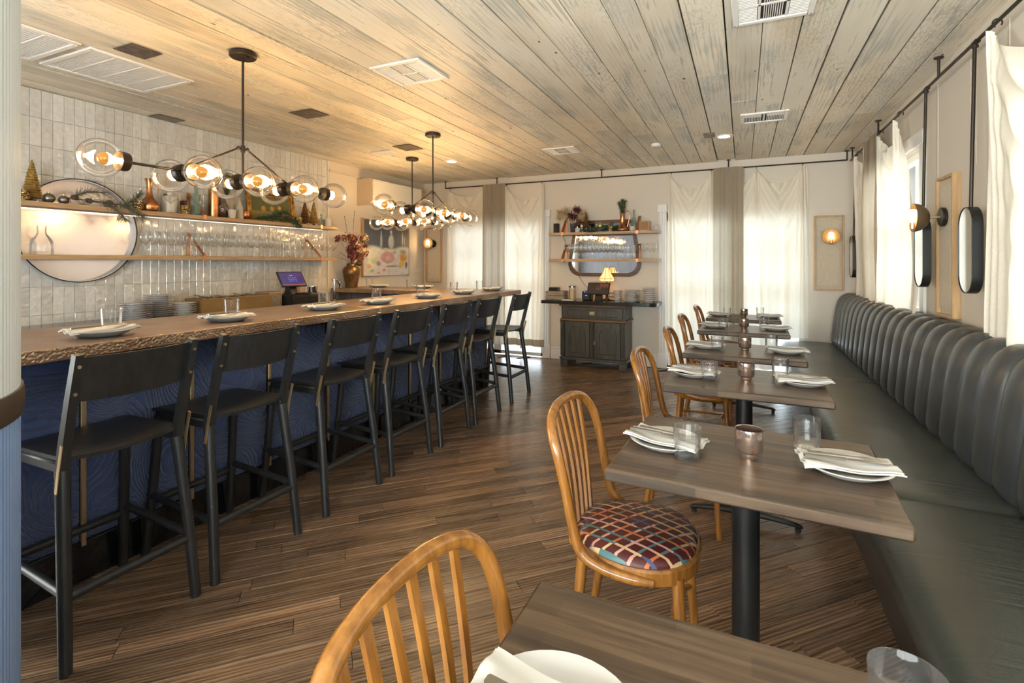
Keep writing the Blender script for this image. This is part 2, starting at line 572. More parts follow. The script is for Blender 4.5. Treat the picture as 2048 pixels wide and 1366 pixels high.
    crack = t.math('MULTIPLY', t.math('MULTIPLY', t.math('GREATER_THAN', crk, .535), t.ramp(pm, [(.46, (0, 0, 0)), (.6, (1, 1, 1))])), .38)
    c = t.mix(crack, c, (.25, .23, .2))
    ringm = t.math('MULTIPLY', t.math('MULTIPLY', t.ramp(rings, [(.0, (1, 1, 1)), (.3, (0, 0, 0))]), t.ramp(patch, [(.44, (0, 0, 0)), (.58, (1, 1, 1))])), .5)
    c = t.mix(ringm, c, (.3, .28, .25))
    c = t.mix(t.math('GREATER_THAN', knots, .86), c, (.09, .06, .04))
    tone = t.ramp(rnd, [(0, (.88, .86, .84)), (1, (1.05, 1.04, 1.04))])
    c = t.mix(1.0, c, tone, 'MULTIPLY')
    t.set(color=c, rough=.42)
    M['ceiling'] = t.m

    # hand-made glazed tile
    t = NT('glazed_wall_tile')
    v = t.coord('Position')
    oi = t.n('ObjectInfo'); g = t.n('NewGeometry')
    rnd = t.math('FRACT', t.math('ADD', g.outputs['Random Per Island'], t.math('MULTIPLY', oi.outputs['Random'], 5.13)))
    c = t.ramp(rnd, [(0, (.54, .52, .48)), (.5, (.63, .61, .57)), (1, (.71, .69, .65))])
    c = t.mix(.25, c, t.ramp(t.noise(v, 30, 1), [(.3, (.42, .39, .34)), (.7, (.68, .66, .62))]))
    t.set(color=c, rough=.07, spec=.85, Coat_Weight=.6, Coat_Roughness=.05)
    wob = t.noise(v, 21, 1, .45)
    t.bump(wob, .6, .018)
    M['tile'] = t.m
    M['grout'] = plain('tile_grout', (.5, .47, .42), .9, bump=0)

    # hammered copper counter
    def hammered(name, scale, st, c0, c1, rough):
        t = NT(name)
        v = t.coord('Position')
        d = t.voro(v, scale, 'SMOOTH_F1')
        n = t.noise(v, 5, 5, .6)
        t.set(color=t.ramp(n, [(.3, c0), (.7, c1)]), rough=rough, metal=.8)
        t.bump(d, st, .006)
        return t.m
    M['hammer_edge'] = hammered('hammered_copper_edge', 110, .5, (.36, .23, .15), (.6, .43, .31), .3)
    M['hammer_top'] = hammered('hammered_copper_top', 70, .16, (.29, .2, .15), (.46, .345, .28), .32)

    # quilted navy upholstery
    t = NT('quilted_navy_fabric')
    v = t.coord('Position')
    d = t.noise(v, 2.4, 1, .4, 0, 1)
    mx = t.mix(.42, v, d)
    w = t.wave(mx, 15, 5.5, 0.6, dir='DIAGONAL', dscale=.6)
    st = t.noise(v, 220, 1)
    hh = t.math('ADD', t.math('POWER', t.math('ABSOLUTE', t.math('SUBTRACT', w, .5)), .35), t.math('MULTIPLY', st, .2))
    t.set(color=t.ramp(w, [(.3, (.052, .082, .205)), (.5, (.04, .064, .165)), (.7, (.055, .086, .215))]), rough=.8, Sheen_Weight=.3)
    t.bump(hh, 1.0, .02)
    M['quilt'] = t.m

    # patterned chair seat
    t = NT('maroon_lattice_fabric')
    def stripes(rot, sc_, seed):
        v = t.coord('Object', (sc_, sc_, sc_), (0, 0, rot), (seed, seed * 1.3, 0))
        sp = t.n('SeparateXYZ'); t.l(v, sp.inputs[0])
        fr = t.math('FRACT', sp.outputs[0])
        line = t.math('LESS_THAN', t.math('ABSOLUTE', t.math('SUBTRACT', fr, .5)), .115)
        idv = t.math('FLOOR', sp.outputs[0])
        seg = t.math('FLOOR', t.math('ADD', t.math('MULTIPLY', sp.outputs[1], .45), t.math('MULTIPLY', idv, .37)))
        wn = t.n('TexWhiteNoise', noise_dimensions='2D')
        cb = t.n('CombineXYZ'); t.l(idv, cb.inputs[0]); t.l(seg, cb.inputs[1]); t.l(cb.outputs[0], wn.inputs[0])
        cc = t.ramp(wn.outputs['Value'], [(0, (.55, .3, .24)), (.22, (.62, .42, .22)), (.45, (.5, .16, .06)), (.6, (.08, .17, .18)), (.8, (.08, .09, .2)), (.9, (.6, .36, .3))], 'CONSTANT')
        return line, cc
    l1, c1 = stripes(.62, 25, .3)
    l2, c2 = stripes(.62 + 1.25, 25, .7)
    c = t.mix(l1, (.085, .016, .016), c1)
    c = t.mix(l2, c, c2)
    t.set(color=c, rough=.38, spec=.4)
    M['lattice'] = t.m

    # butcher-block table tops
    t = NT('grey_stained_butcher_block')
    v = t.coord('Object')
    br = t.n('TexBrick')
    br.offset = .37; br.inputs['Scale'].default_value = 1
    br.inputs['Color1'].default_value = (0, 0, 0, 1); br.inputs['Color2'].default_value = (1, 1, 1, 1)
    br.inputs['Mortar'].default_value = (.5, .5, .5, 1)
    br.inputs['Mortar Size'].default_value = .0004; br.inputs['Brick Width'].default_value = .31; br.inputs['Row Height'].default_value = .043
    t.l(v, br.inputs['Vector'])
    oi = t.n('ObjectInfo')
    v2 = t.coord('Object', (2.2, 45, 20))
    n1 = t.noise(v2, 1.5, 5, .6, .4)
    c = t.ramp(n1, [(.3, (.062, .04, .026)), (.7, (.15, .105, .072))])
    c = t.mix(1, c, t.ramp(br.outputs[0], [(0, (.62, .63, .66)), (1, (1.2, 1.13, 1.05))]), 'MULTIPLY')
    t.set(color=c, rough=.33)
    t.bump(n1, .08, .002)
    M['table'] = t.m

    # leather
    t = NT('dark_green_leather')
    v = t.coord('Position')
    wr = t.noise(t.coord('Position', (1.2, 16, 5)), 1.2, 2, .5, .8)
    mask = t.noise(v, 1.6, 2)
    f2 = t.noise(v, 380, 0)
    hh = t.math('ADD', t.math('MULTIPLY', t.math('MULTIPLY', wr, t.ramp(mask, [(.45, (0, 0, 0)), (.65, (1, 1, 1))])), .8), t.math('MULTIPLY', f2, .06))
    t.set(color=t.ramp(t.noise(v, 3, 4), [(.3, (.036, .042, .037)), (.7, (.056, .063, .055))]), rough=.3)
    t.bump(hh, .5, .012)
    M['leather'] = t.m
    M['leather_back'] = plain('charcoal_leather', (.045, .048, .05), .31, var=.15, vscale=5, bscale=300, bump=.08)

    # curtains
    def cloth(name, c, transl, transp, weave):
        t = NT(name)
        v = t.coord('Position')
        n = t.noise(t.coord('Position', (3, 3, 1)), weave, 1, .6)
        cc = t.ramp(n, [(.3, tuple(x * .93 for x in c)), (.7, c)])
        df = t.n('BsdfDiffuse'); t.l(cc, df.inputs[0])
        tl = t.n('BsdfTranslucent'); t.l(cc, tl.inputs[0])
        tp = t.n('BsdfTransparent')
        m1 = t.n('MixShader'); m1.inputs[0].default_value = transl
        t.l(df.outputs[0], m1.inputs[1]); t.l(tl.outputs[0], m1.inputs[2])
        m2 = t.n('MixShader'); m2.inputs[0].default_value = transp
        t.l(m1.outputs[0], m2.inputs[1]); t.l(tp.outputs[0], m2.inputs[2])
        t.l(m2.outputs[0], t.out.inputs[0])
        t.t.nodes.remove(t.p)
        return t.m
    M['sheer'] = cloth('sheer_white_cotton', (.94, .87, .75), .28, .01, 60)
    M['linen'] = cloth('natural_linen', (.46, .39, .3), .45, .03, 40)

    # column lower and upper paint
    M['col_white'] = plain('pale_grey_paint', (.6, .63, .63), .5, var=.02, bump=0)
    M['col_blue'] = plain('slate_blue_paint', (.2, .3, .52), .5, var=.04, bump=0)

    # woven basket
    t = NT('woven_seagrass')
    v = t.coord('Object', (1, 1, 1))
    w = t.wave(t.coord('Object', (30, 30, 60)), 1.2, 3, 1, dir='DIAGONAL')
    t.set(color=t.ramp(w, [(.2, (.17, .09, .03)), (.7, (.55, .36, .15))]), rough=.7)
    t.bump(w, .8, .01)
    M['basket'] = t.m

    # mercury votive
    t = NT('mercury_copper_glass')
    v = t.coord('Object')
    n = t.noise(v, 34, 4, .65, .6)
    t.set(color=t.ramp(n, [(.4, (.46, .36, .32)), (.58, (.5, .36, .28)), (.66, (.5, .19, .06))]), rough=.14, metal=.85)
    M['mercury'] = t.m
    t = NT('gold_scale_glass')
    v = t.coord('Object')
    d = t.voro(v, 75, 'F1')
    t.set(color=t.ramp(d, [(.2, (.75, .6, .32)), (.6, (.3, .17, .05))]), rough=.18, metal=.85)
    t.bump(d, .9, .01)
    M['gold_scale'] = t.m
    t = NT('hammered_pewter')
    v = t.coord('Object')
    d = t.voro(v, 50, 'SMOOTH_F1')
    t.set(color=(.22, .19, .17), rough=.25, metal=.9); t.bump(d, .8, .01)
    M['pewter'] = t.m
    t = NT('fluted_bronze_vase')
    v = t.coord('Object')
    t.set(color=t.ramp(t.noise(v, 9, 3), [(.3, (.11, .06, .022)), (.7, (.27, .15, .065))]), rough=.33, metal=.8)
    M['vase'] = t.m
    # colour-attribute print (paintings and screens)
    for nm, ro in (('print_matte', .55), ('print_gloss', .15)):
        t = NT(nm)
        a = t.n('VertexColor'); a.layer_name = 'print'
        t.set(color=a.outputs[0], rough=ro)
        M[nm] = t.m
    t = NT('screen_print')
    a = t.n('VertexColor'); a.layer_name = 'print'
    t.set(color=(.01, .01, .012), rough=.12)
    t.l(a.outputs[0], t.p.inputs['Emission Color']); t.p.inputs['Emission Strength'].default_value = .9
    M['screen'] = t.m
make_materials()

def printed(name, w, h, fn, mat, parent, Mx, nu=90, nv=90):
    """flat picture in the local X (width) / Z (height) plane, colours from fn(u, v)"""
    b = B()
    b.grid(lambda u, v: ((u - .5) * w, 0, (v - .5) * h), nu, nv, Mx)
    me = bpy.data.meshes.new(name)
    me.from_pydata(b.v, [], b.f)
    at = me.color_attributes.new('print', 'FLOAT_COLOR', 'POINT')
    k = 0
    for j in range(nv + 1):
        for i in range(nu + 1):
            at.data[k].color = (*fn(i / nu, j / nv), 1); k += 1
    me.materials.append(mat)
    return obj(name, me, parent)
# ================================================================ room shell
XR, YB, ZC, XL, Y0 = 1.154, 6.78, 2.62, -4.65, -1.6
TH = .15

b = B(); b.box(((XL + XR) / 2, (YB + Y0) / 2, -.06), (XR - XL + .3, YB - Y0 + .3, .06))
floor = struct('floor', b, M['dark_gap'], label='diagonal brown oak strip floor')
S2 = math.sqrt(2)
PW = .083
plank_mesh = {}
LEN = [.55, .75, .95, 1.2, 1.5]
def plank_me(L):
    if L not in plank_mesh:
        q = B(); q.box((L / 2, 0, -.015), (L - .0016, PW - .0016, .03), .0016)
        me = q.mesh('plank', smooth=False); me.materials.append(M['floor']); plank_mesh[L] = me
    return plank_mesh[L]
planks = []
i = int(-6 / PW)
while i * PW < 8.6:
    bb = i * PW
    lo = max(S2 * XL + bb, S2 * Y0 - bb) - .02
    hi = min(S2 * XR + bb, S2 * YB - bb) + .02
    a = lo - RN.choice([0, .2, .4]) if lo < hi else hi
    while a < hi - .05:
        L = RN.choice(LEN)
        a0 = max(a, lo)
        fits = [q for q in LEN if a0 + q <= hi + .1]
        if a0 > a or not fits or L not in fits:
            L = max(fits) if fits else None
        if L is None: break
        planks.append((a0, bb, L)); a = a0 + L
    i += 1
def pxsize(x, y, z):
    s, c = math.sin(YAW), math.cos(YAW)
    xr, zf = x * c + y * s, -x * s + y * c
    if zf < .3: return None
    u, v = 1024 + FPX * xr / zf, V0 - FPX * (z - CAM_H) / zf
    return u, v, zf
def pk(p):
    a, bb, L = p
    ac = a + L / 2
    x, y = (ac - bb) / S2, (ac + bb) / S2
    q = pxsize(x, y, 0)
    if q is None or not (-60 < q[0] < 2100 and q[1] < 1420) or x > .55 or x < -2.62: return 1e6
    return q[2]
planks.sort(key=pk)
rest = B()
for n, (a, bb, L) in enumerate(planks):
    p = ((a - bb) / S2, (a + bb) / S2, 0)
    if n < 300:
        o = obj('plank', plank_me(L), floor, p, PI / 4)
    else:
        rest.box((L / 2, 0, -.015), (L - .0016, PW - .0016, .03), 0, Matrix.Translation(p) @ Matrix.Rotation(PI / 4, 4, 'Z'))
o = rest.build('plank_field', M['floor'], floor, smooth=False); o['kind'] = 'stuff'

# ceiling boards
b = B(); b.box(((XL + XR) / 2, (YB + Y0) / 2, ZC + .07), (XR - XL + .3, YB - Y0 + .3, .08))
ceiling = struct('ceiling', b, M['dark_gap'], label='weathered painted board ceiling')
x = XL - .02
while x < XR:
    w = RN.choice([.15, .18, .185, .2, .21])
    if x + w > XR: w = XR - x + .01
    y = Y0 - RN.random() * 2.5
    while y < YB:
        L = 2.2 + RN.random() * 3.4
        y0, y1 = max(y, Y0), min(y + L, YB)
        if y1 - y0 > .15:
            q = B(); dz = RN.random() * .003
            g = RN.choice([.002, .003, .0045, .006])
            q.box((x + w / 2, (y0 + y1) / 2, ZC + .014 + dz), (w - g * 2, y1 - y0 - .002, .028), .001)
            q.build('board', M['ceiling'], ceiling, smooth=False)
        y += L
    x += w

def wall_with_holes(name, axis, c0, c1, lo, hi, holes, mat, z0=0, z1=ZC + .03):
    """wall from lo..hi along its length, c0..c1 thick, with rectangular holes (a0, a1, z0, z1)"""
    b = B()
    def bx(a0, a1, q0, q1):
        if a1 - a0 < 1e-4 or q1 - q0 < 1e-4: return
        if axis == 'X': b.box(((a0 + a1) / 2, (c0 + c1) / 2, (q0 + q1) / 2), (a1 - a0, abs(c1 - c0), q1 - q0))
        else: b.box(((c0 + c1) / 2, (a0 + a1) / 2, (q0 + q1) / 2), (abs(c1 - c0), a1 - a0, q1 - q0))
    p = lo
    for a0, a1, q0, q1 in sorted(holes):
        bx(p, a0, z0, z1); bx(a0, a1, z0, q0); bx(a0, a1, q1, z1); p = a1
    bx(p, hi, z0, z1)
    return struct(name, b, mat)

DL, DR = (-4.12, -2.6, 0, 2.03), (-.9, .66, 0, 2.03)
WA, WB, WC = (4.45, 5.95, .97, 2.2), (1.25, 2.95, .97, 2.2), (-1.35, .45, .97, 2.2)  # last opening is out of view, added to let in fill light
wall_with_holes('wall_back', 'X', YB, YB + TH, XL - TH, XR + TH, [DL, DR], M['wall'])['label'] = 'off-white wall with two curtained glass doors'
wall_with_holes('wall_right', 'Y', XR, XR + TH, Y0 - TH, YB + TH, [WA, WB, WC], M['wall'])['label'] = 'off-white window wall above the banquette'
wl = wall_with_holes('wall_left', 'Y', XL - TH, XL, Y0 - TH, YB + TH, [(-1.4, .6, .35, 2.35)], M['wall'])  # hole near the rear is added for the left fill lamp
wl['label'] = 'long wall behind the bar, tiled then painted'
wall_with_holes('wall_rear', 'X', Y0 - TH, Y0, XL - TH, XR + TH, [(-2.3, 1.0, .6, 2.4)], M['grey_board'])['label'] = 'wall behind the camera with an opening added for fill light'  # wide hole is added for the rear fill lamp

# stacked vertical tiles on the bar wall
tw, tz, t0, t1 = .0672, .2045, 1.58, 4.70
bt = B(); bt.box((0, 0, 0), (.011, tw - .0022, tz - .0022), .0018)
tme = bt.mesh('tile', smooth=False); tme.materials.append(M['tile'])
bk = B(); bk.box((XL + .002, (t0 + t1) / 2, (ZC + .9) / 2), (.004, t1 - t0, ZC - .9)); bk.build('grout_bed', M['grout'], wl, smooth=False)
cells = []
ncol, nrow = int((t1 - t0) / tw), 8
for c in range(ncol):
    for r in range(nrow + 1):
        z1 = ZC - r * tz; z0 = max(z1 - tz, .9)
        if z1 - z0 < .05: continue
        cells.append((t0 + (c + .5) * tw, (z0 + z1) / 2, z1 - z0))
def tk(q):
    y, z, h = q
    hid = ((y - 2.13) ** 2 + (z - 1.61) ** 2 < .3 ** 2) or y < 1.78 or h < tz * .9
    return (1 if hid else 0, y)
cells.sort(key=tk)
rest = B()
for n, (y, z, h) in enumerate(cells):
    rx, rz = RN.gauss(0, .006), RN.gauss(0, .008)
    if n < 300:
        o = obj('tile', tme, wl, (XL + .0085 + RN.random() * .0015, y, z)); o.rotation_euler = (0, rx, rz)
    else:
        rest.box((0, 0, 0), (.011, tw - .0022, h - .0022), .0018, Matrix.Translation((XL + .009, y, z)) @ Matrix.Rotation(rz, 4, 'Z') @ Matrix.Rotation(rx, 4, 'Y'))
o = rest.build('tile_field', M['tile'], wl, smooth=False); o['kind'] = 'stuff'
b = B(); b.box((XL + .008, t1 + .008, 1.75), (.016, .016, 1.74), .002); b.build('tile_edge_trim', M['trim'], wl)
b = B(); b.box((XL + .012, 5.75, 2.5), (.024, 2.05, .018), .003); b.build('picture_rail', M['wall'], wl)

# baseboards
b = B(); b.box(((-2.49 - 1.0) / 2, YB - .009, .075), (1.49, .018, .15), .004); b.box(((-2.49 - 1.0) / 2, YB - .013, .155), (1.49, .026, .02), .006)
struct('baseboard_back', b, M['trim'], label='white baseboard behind the sideboard')
b = B(); b.box(((.78 + XR) / 2, YB - .009, .075), (XR - .78, .018, .15), .004)
struct('baseboard_back_right', b, M['trim'], label='white baseboard below the sconce panel by the banquette')

# door casings
def casing(name, x0, x1, label):
    b = B(); xc = (x0 + x1) / 2; w = x1 - x0
    b.box((xc, YB - .012, .1 + 1.03), (w, .024, 1.86), .003)
    for k in (-.32, 0, .32):
        b.box((xc + k * w, YB - .028, .1 + 1.03), (w * .16, .012, 1.84), .004)
    b.box((xc, YB - .018, .1), (w + .014, .036, .2), .004)
    b.box((xc, YB - .02, 2.07), (w + .02, .04, .1), .004)
    return struct(name, b, M['trim'], label=label)
casing('trim_1', -2.6, -2.5, 'fluted white door casing left of the sideboard')
casing('trim_2', -1.0, -.9, 'fluted white door casing right of the sideboard')

def door(name, x0, x1, label):
    b = B(); y = YB + .06; z1 = 2.03; xm = (x0 + x1) / 2
    for a, c in ((x0, xm), (xm, x1)):
        for q in (a + .03, c - .03): b.box((q, y, z1 / 2), (.06, .045, z1 - .01), .004)
        b.box(((a + c) / 2, y, .035), (c - a, .045, .05), .004); b.box(((a + c) / 2, y, z1 - .07), (c - a, .045, .12), .004)
        b.box(((a + c) / 2, y, 1.0), (c - a, .04, .06), .004)
        b.box(((a + c) / 2, y, 1.05), (.03, .036, 1.9), .004)
        b.box(((a + c) / 2, y, 1.5), (c - a, .036, .03), .004)
    o = struct(name, b, M['trim'], label=label)
    for a, c in ((x0, xm), (xm, x1)):
        g = B(); g.box(((a + c) / 2, y, 1.05), (c - a - .12, .006, 1.9)); g.build('pane', M['pane'], o, smooth=False)
    return o
door('door_1', DL[0], DL[1], 'white double glass door behind the left curtains')
door('door_2', DR[0], DR[1], 'white double glass door behind the right curtains')

def window(name, w, label):
    y0, y1, z0, z1 = w
    b = B(); x = XR + .07; ym = (y0 + y1) / 2
    for q in (y0 + .03, y1 - .03): b.box((x, q, (z0 + z1) / 2), (.06, .06, z1 - z0), .004)
    for q in (z0 + .03, z1 - .03): b.box((x, ym, q), (.06, y1 - y0, .06), .004)
    b.box((x, ym, (z0 + z1) / 2), (.05, y1 - y0, .05), .004)
    b.box((x, ym, (z0 + z1) / 2), (.05, .05, z1 - z0), .004)
    for k in (.25, .75):
        b.box((x, y0 + (y1 - y0) * k, (z0 + z1) / 2), (.03, .025, z1 - z0), .003)
    b.box((XR - .012, ym, z0 - .012), (.05, y1 - y0 + .16, .03), .005)
    for q in (y0 - .045, y1 + .045): b.box((XR - .01, q, (z0 + z1) / 2), (.02, .09, z1 - z0), .004)
    b.box((XR - .012, ym, z1 + .05), (.026, y1 - y0 + .2, .1), .005)
    o = struct(name, b, M['trim'], label=label)
    g = B(); g.box((x, ym, (z0 + z1) / 2), (.006, y1 - y0 - .1, z1 - z0 - .1)); g.build('pane', M['pane'], o, smooth=False)
    return o
window('window_1', WA, 'sash window behind the far right curtains')
window('window_2', WB, 'sash window behind the near right curtain')
window('added_window_right', WC, 'unseen sash window added beside the camera for fill light')  # made-up opening out of view, there for its light
b = B()
for x in (-2.27, -1.2, -.1, .97): b.box((x, Y0 - .07, 1.5), (.06, .06, 1.8), .004)
for z in (.63, 2.37): b.box((-.65, Y0 - .07, z), (3.3, .06, .06), .004)
w4 = struct('added_window_rear', b, M['trim'], label='unseen window added behind the camera for fill light')  # made-up glazing out of view, frames the rear fill lamp
b = B(); b.box((-.65, Y0 - .07, 1.5), (3.2, .006, 1.7)); b.build('pane', M['pane'], w4, smooth=False)
b = B()
for y in (-1.37, -.4, .57): b.box((XL - .07, y, 1.35), (.06, .06, 2.0), .004)
for z in (.38, 2.32): b.box((XL - .07, -.4, z), (.06, 2.0, .06), .004)
w5 = struct('added_window_left', b, M['trim'], label='unseen side window added behind the fluted column for fill light')  # made-up glazing out of view, frames the left fill lamp
b = B(); b.box((XL - .07, -.4, 1.35), (.006, 1.9, 1.9)); b.build('pane', M['pane'], w5, smooth=False)
b = B()
for y in (3.17, 4.14): b.box((XR - .0015, y, 1.78), (.003, .012, 1.5))
for y in (3.55, 3.62): b.box((XR - .001, y, 2.2), (.002, .01, .6))
struct('trim_3', b, M['wall'], label='thin batten strips on the window wall')

# fluted curved wall end beside the camera
CC, CR = (-1.952, .222), .5
def fluted(z0, z1):
    b = B(); pts = []
    n = 720
    for k in range(n):
        a = 2 * PI * k / n
        r = CR - (.002 if k % 4 >= 2 else 0)
        pts.append((CC[0] + r * math.cos(a), CC[1] + r * math.sin(a)))
    return b.prism(pts, z0, z1)
colm = fluted(1.035, ZC + .02).build('wall_column', M['col_white'], smooth=False); colm['kind'] = 'structure'; colm['label'] = 'round fluted column, pale grey above and blue below'
fluted(0, .985).build('lower_fluting', M['col_blue'], colm, smooth=False)
b = B(); pr = [(CR - .01, .975), (CR + .006, .975), (CR + .008, .985), (CR + .008, 1.035), (CR + .006, 1.045), (CR - .01, 1.045)]
b.lathe(pr, 96, Matrix.Translation((*CC, 0))); o = b.build('band', M['band'], colm); o['label'] = 'dark bronze band round the column'

# ================================================================ ceiling fittings
def grille(name, label, x0, x1, y0, y1, kind, cat='vent'):
    t = thing(name, label, cat, ((x0 + x1) / 2, (y0 + y1) / 2, ZC))
    w, h = x1 - x0, y1 - y0
    fr = .03
    b = B()
    for s in (-1, 1):
        b.box((s * (w - fr) / 2, 0, -.006), (fr, h, .014), .003); b.box((0, s * (h - fr) / 2, -.006), (w - 2 * fr, fr, .014), .003)
    if kind == 'return':
        for k in (-.25, 0, .25): b.box((0, k * h, -.005), (w - 2 * fr, .012, .01), .002)
    elif kind == 'six':
        b.box((0, 0, -.005), (w - 2 * fr, .012, .01)); b.box((-w / 6, 0, -.005), (.012, h - 2 * fr, .01)); b.box((w / 6, 0, -.005), (.012, h - 2 * fr, .01))
    else:
        b.box((0, 0, -.005), (.014, h - 2 * fr, .01))
    b.build('frame', M['white_metal'], t)
    b = B(); b.box((0, 0, -.0015), (w - .02, h - .02, .003)); b.build('backing', M['dark_gap'] if kind != 'return' else M['grey_china'], t)
    b = B()
    if kind == 'return':
        n = int((h - 2 * fr) / .012)
        for k in range(n):
            b.box((0, -h / 2 + fr + (k + .5) * .012, -.0055), (w - 2 * fr, .006, .004), 0)
    elif kind == 'six':
        for ci in (-1, 0, 1):
            for cj in (-1, 1):
                cw, ch = (w - 2 * fr) / 3 - .014, (h - 2 * fr) / 2 - .014
                cx, cy = ci * w / 3.2, cj * (h - 2 * fr) / 4
                n = 9
                for k in range(n):
                    if (ci + cj) % 2: b.box((cx - cw / 2 + (k + .5) * cw / n, cy, -.006), (cw / n * .45, ch, .007), 0, None)
                    else: b.box((cx, cy - ch / 2 + (k + .5) * ch / n, -.006), (cw, ch / n * .45, .007), 0)
    else:
        for s in (-1, 1):
            n = 11; cw = (w - 2 * fr) / 2 - .02
            for k in range(n):
                b.box((s * w / 4.3 - cw / 2 + (k + .5) * cw / n, h * .1, -.006), (cw / n * .5, h * .4, .007), 0)
            b.box((s * w / 4.3, -h * .22, -.006), (cw, h * .2, .006), .001)
    b.build('louvers', M['white_metal'], t)
    b = B()
    for s in (-1, 1):
        for q in (-1, 1): b.cyl((s * (w / 2 - .012), q * (h / 2 - .012), -.014), .004, .004, 8)
    b.build('screws', M['steel'], t)
    return t
grille('return_grille', 'large white return air grille above the bar, farther from the column', -4.0, -3.43, 1.64, 2.25, 'return')
grille('return_grille', 'large white return air grille above the bar, cut off by the column', -4.0, -3.43, 1.0, 1.6, 'return')
grille('ceiling_vent', 'white ceiling vent between the two long chandeliers', -2.18, -1.8, 2.56, 2.92, 'six')
grille('ceiling_vent', 'white ceiling vent cut off by the top edge of the picture', -.05, .32, 2.52, 2.91, 'six')
grille('ceiling_vent', 'white two-part ceiling vent near the window wall', -.02, .345, 4.68, 4.99, 'two')
grille('ceiling_vent', 'white ceiling vent in front of the sideboard wall', -2.02, -1.65, 5.2, 5.52, 'six')
grille('ceiling_vent', 'small white ceiling vent near the third chandelier', -3.85, -3.56, 4.54, 4.72, 'two')
def cplate(x0, x1, y0, y1, label, mat):
    b = B(); b.box((0, 0, 0), (x1 - x0, y1 - y0, .004), .001)
    o = b.build('cover_plate', mat, None, loc=((x0 + x1) / 2, (y0 + y1) / 2, ZC - .004))
    s = B()
    for i in (-1, 1):
        for j in (-1, 1): s.cyl((i * (x1 - x0) * .42, j * (y1 - y0) * .42, -.003), .004, .003, 8)
    s.build('screw', M['steel'], o)
    tag(o, label, 'cover plate')
M['tin'] = plain('tarnished_tin', (.16, .12, .1), .35, .7, var=.4, vscale=18, bump=.05)
cplate(-3.34, -3.16, 1.71, 1.88, 'tarnished square metal plate beside the large return grille', M['tin'])
cplate(-4.62, -4.47, 2.63, 2.85, 'tarnished square metal plate at the edge of the tiled wall', M['tin'])
cplate(-3.44, -3.19, 3.05, 3.25, 'tarnished square metal plate right of the first chandelier', M['tin'])
cplate(-3.43, -3.2, 4.4, 4.65, 'tarnished square metal plate near the third chandelier', M['tin'])
def downlight(x, y, label):
    t = thing('recessed_downlight', label, 'light', (x, y, ZC))
    b = B(); b.lathe([(.055, .01), (.055, -.004), (.085, -.006), (.088, 0), (.088, .01)], 28); b.build('trim_ring', M['white_metal'], t)
    b = B(); b.cyl((0, 0, .0), .055, .006, 24); b.build('lens', M['downlight'], t)
downlight(-.171, 5.44, 'recessed round downlight near the window wall')
downlight(-3.287, 5.384, 'recessed round downlight above the far end of the bar')
b = B(); b.box((-.3, 5.31, ZC - .006), (.1, .16, .012), .003); tag(b.build('blank_plate', M['tin']), 'small grey blank plate beside the recessed downlight', 'cover plate')
b = B(); b.cyl((0, 0, 0), .05, .035, 20, bev=.006); o = b.build('smoke_detector', M['white_metal'], None, loc=(-.832, 5.463, ZC - .0175)); tag(o, 'small white smoke detector on the ceiling', 'detector')
b = B(); b.lathe([(.02, -.02), (.02, -.023), (.03, -.023), (.03, -.019)], 16); b.build('sensor_ring', M['grey_china'], o)
# ================================================================ bar
BZ, BXF, BXB, BY0, BY1 = 1.052, -2.33, -3.07, .80, 5.35
PX = -2.58
top = thing('copper_countertop', 'hammered copper bar top running along the stools', 'counter top', (0, 0, 0))
for y0, y1 in ((BY0, 2.853), (2.857, BY1)):
    b = B(); b.box(((BXF + BXB) / 2, (y0 + y1) / 2, BZ - .026), (BXF - BXB, y1 - y0, .052), .004)
    me = b.mesh('copper_slab', True); me.materials.append(M['hammer_edge']); me.materials.append(M['hammer_top'])
    for p in me.polygons:
        if p.normal.z > .9: p.material_index = 1
    obj('copper_slab', me, top)
rt = thing('copper_countertop', 'hammered copper top of the short bar return', 'counter top', (0, 0, 0))
b = B(); b.box(((-4.635 + BXB) / 2 - .001, 5.05, BZ - .026), (BXB + 4.635 - .004, .6, .052), .004)
me = b.mesh('copper_slab', True); me.materials.append(M['hammer_edge']); me.materials.append(M['hammer_top'])
for p in me.polygons:
    if p.normal.z > .9: p.material_index = 1
obj('copper_slab', me, rt)

base = thing('bar_counter', 'bar base clad in quilted navy panels with brass strips', 'bar', (0, 0, 0))
b = B(); b.box(((PX - .03 - 3.0) / 2, (BY0 + 4.97) / 2, .52), (3.0 + PX - .03, 4.97 - BY0, .955)); b.build('carcass', M['black_gloss'], base, smooth=False)
strips = [1.21 + .47 * k for k in range(9)]
edges = [BY0 + .02] + strips
for a, c in zip(edges, edges[1:]):
    b = B()
    w = c - a - .016
    def fn(u, v, a=a, w=w):
        e = min(u, 1 - u) * w; z = .17 + v * (1.0 - .17); ez = min(v, 1 - v) * .83
        q = 1 - math.exp(-min(e, ez) / .012)
        return (PX - .018 + .014 * q, a + .008 + u * w, z)
    b.grid(fn, 24, 30); b.build('quilted_panel', M['quilt'], base)
for y in strips:
    b = B(); b.box((PX - .004, y, .575), (.014, .02, .85), .002); b.build('brass_strip', M['brass'], base)
b = B(); b.box((PX - .009, (BY0 + 4.98) / 2, .085), (.022, 4.98 - BY0, .17), .002); b.build('kickboard', M['black_gloss'], base)
b = B(); b.box((-2.8, 4.985, .585), (.42, .02, .83), .003); b.build('end_panel', M['quilt'], base)
b = B(); b.box((-2.8, 4.985, .085), (.42, .02, .17), .002); b.build('end_kickboard', M['black_gloss'], base)
b = B(); b.box((-3.01, 2.9, .5), (.02, 4.1, 1.0), .002); b.build('inner_panel', M['grey_board'], base)
rb = thing('bar_return', 'bar return clad in grey-blue vertical boards', 'bar', (0, 0, 0))
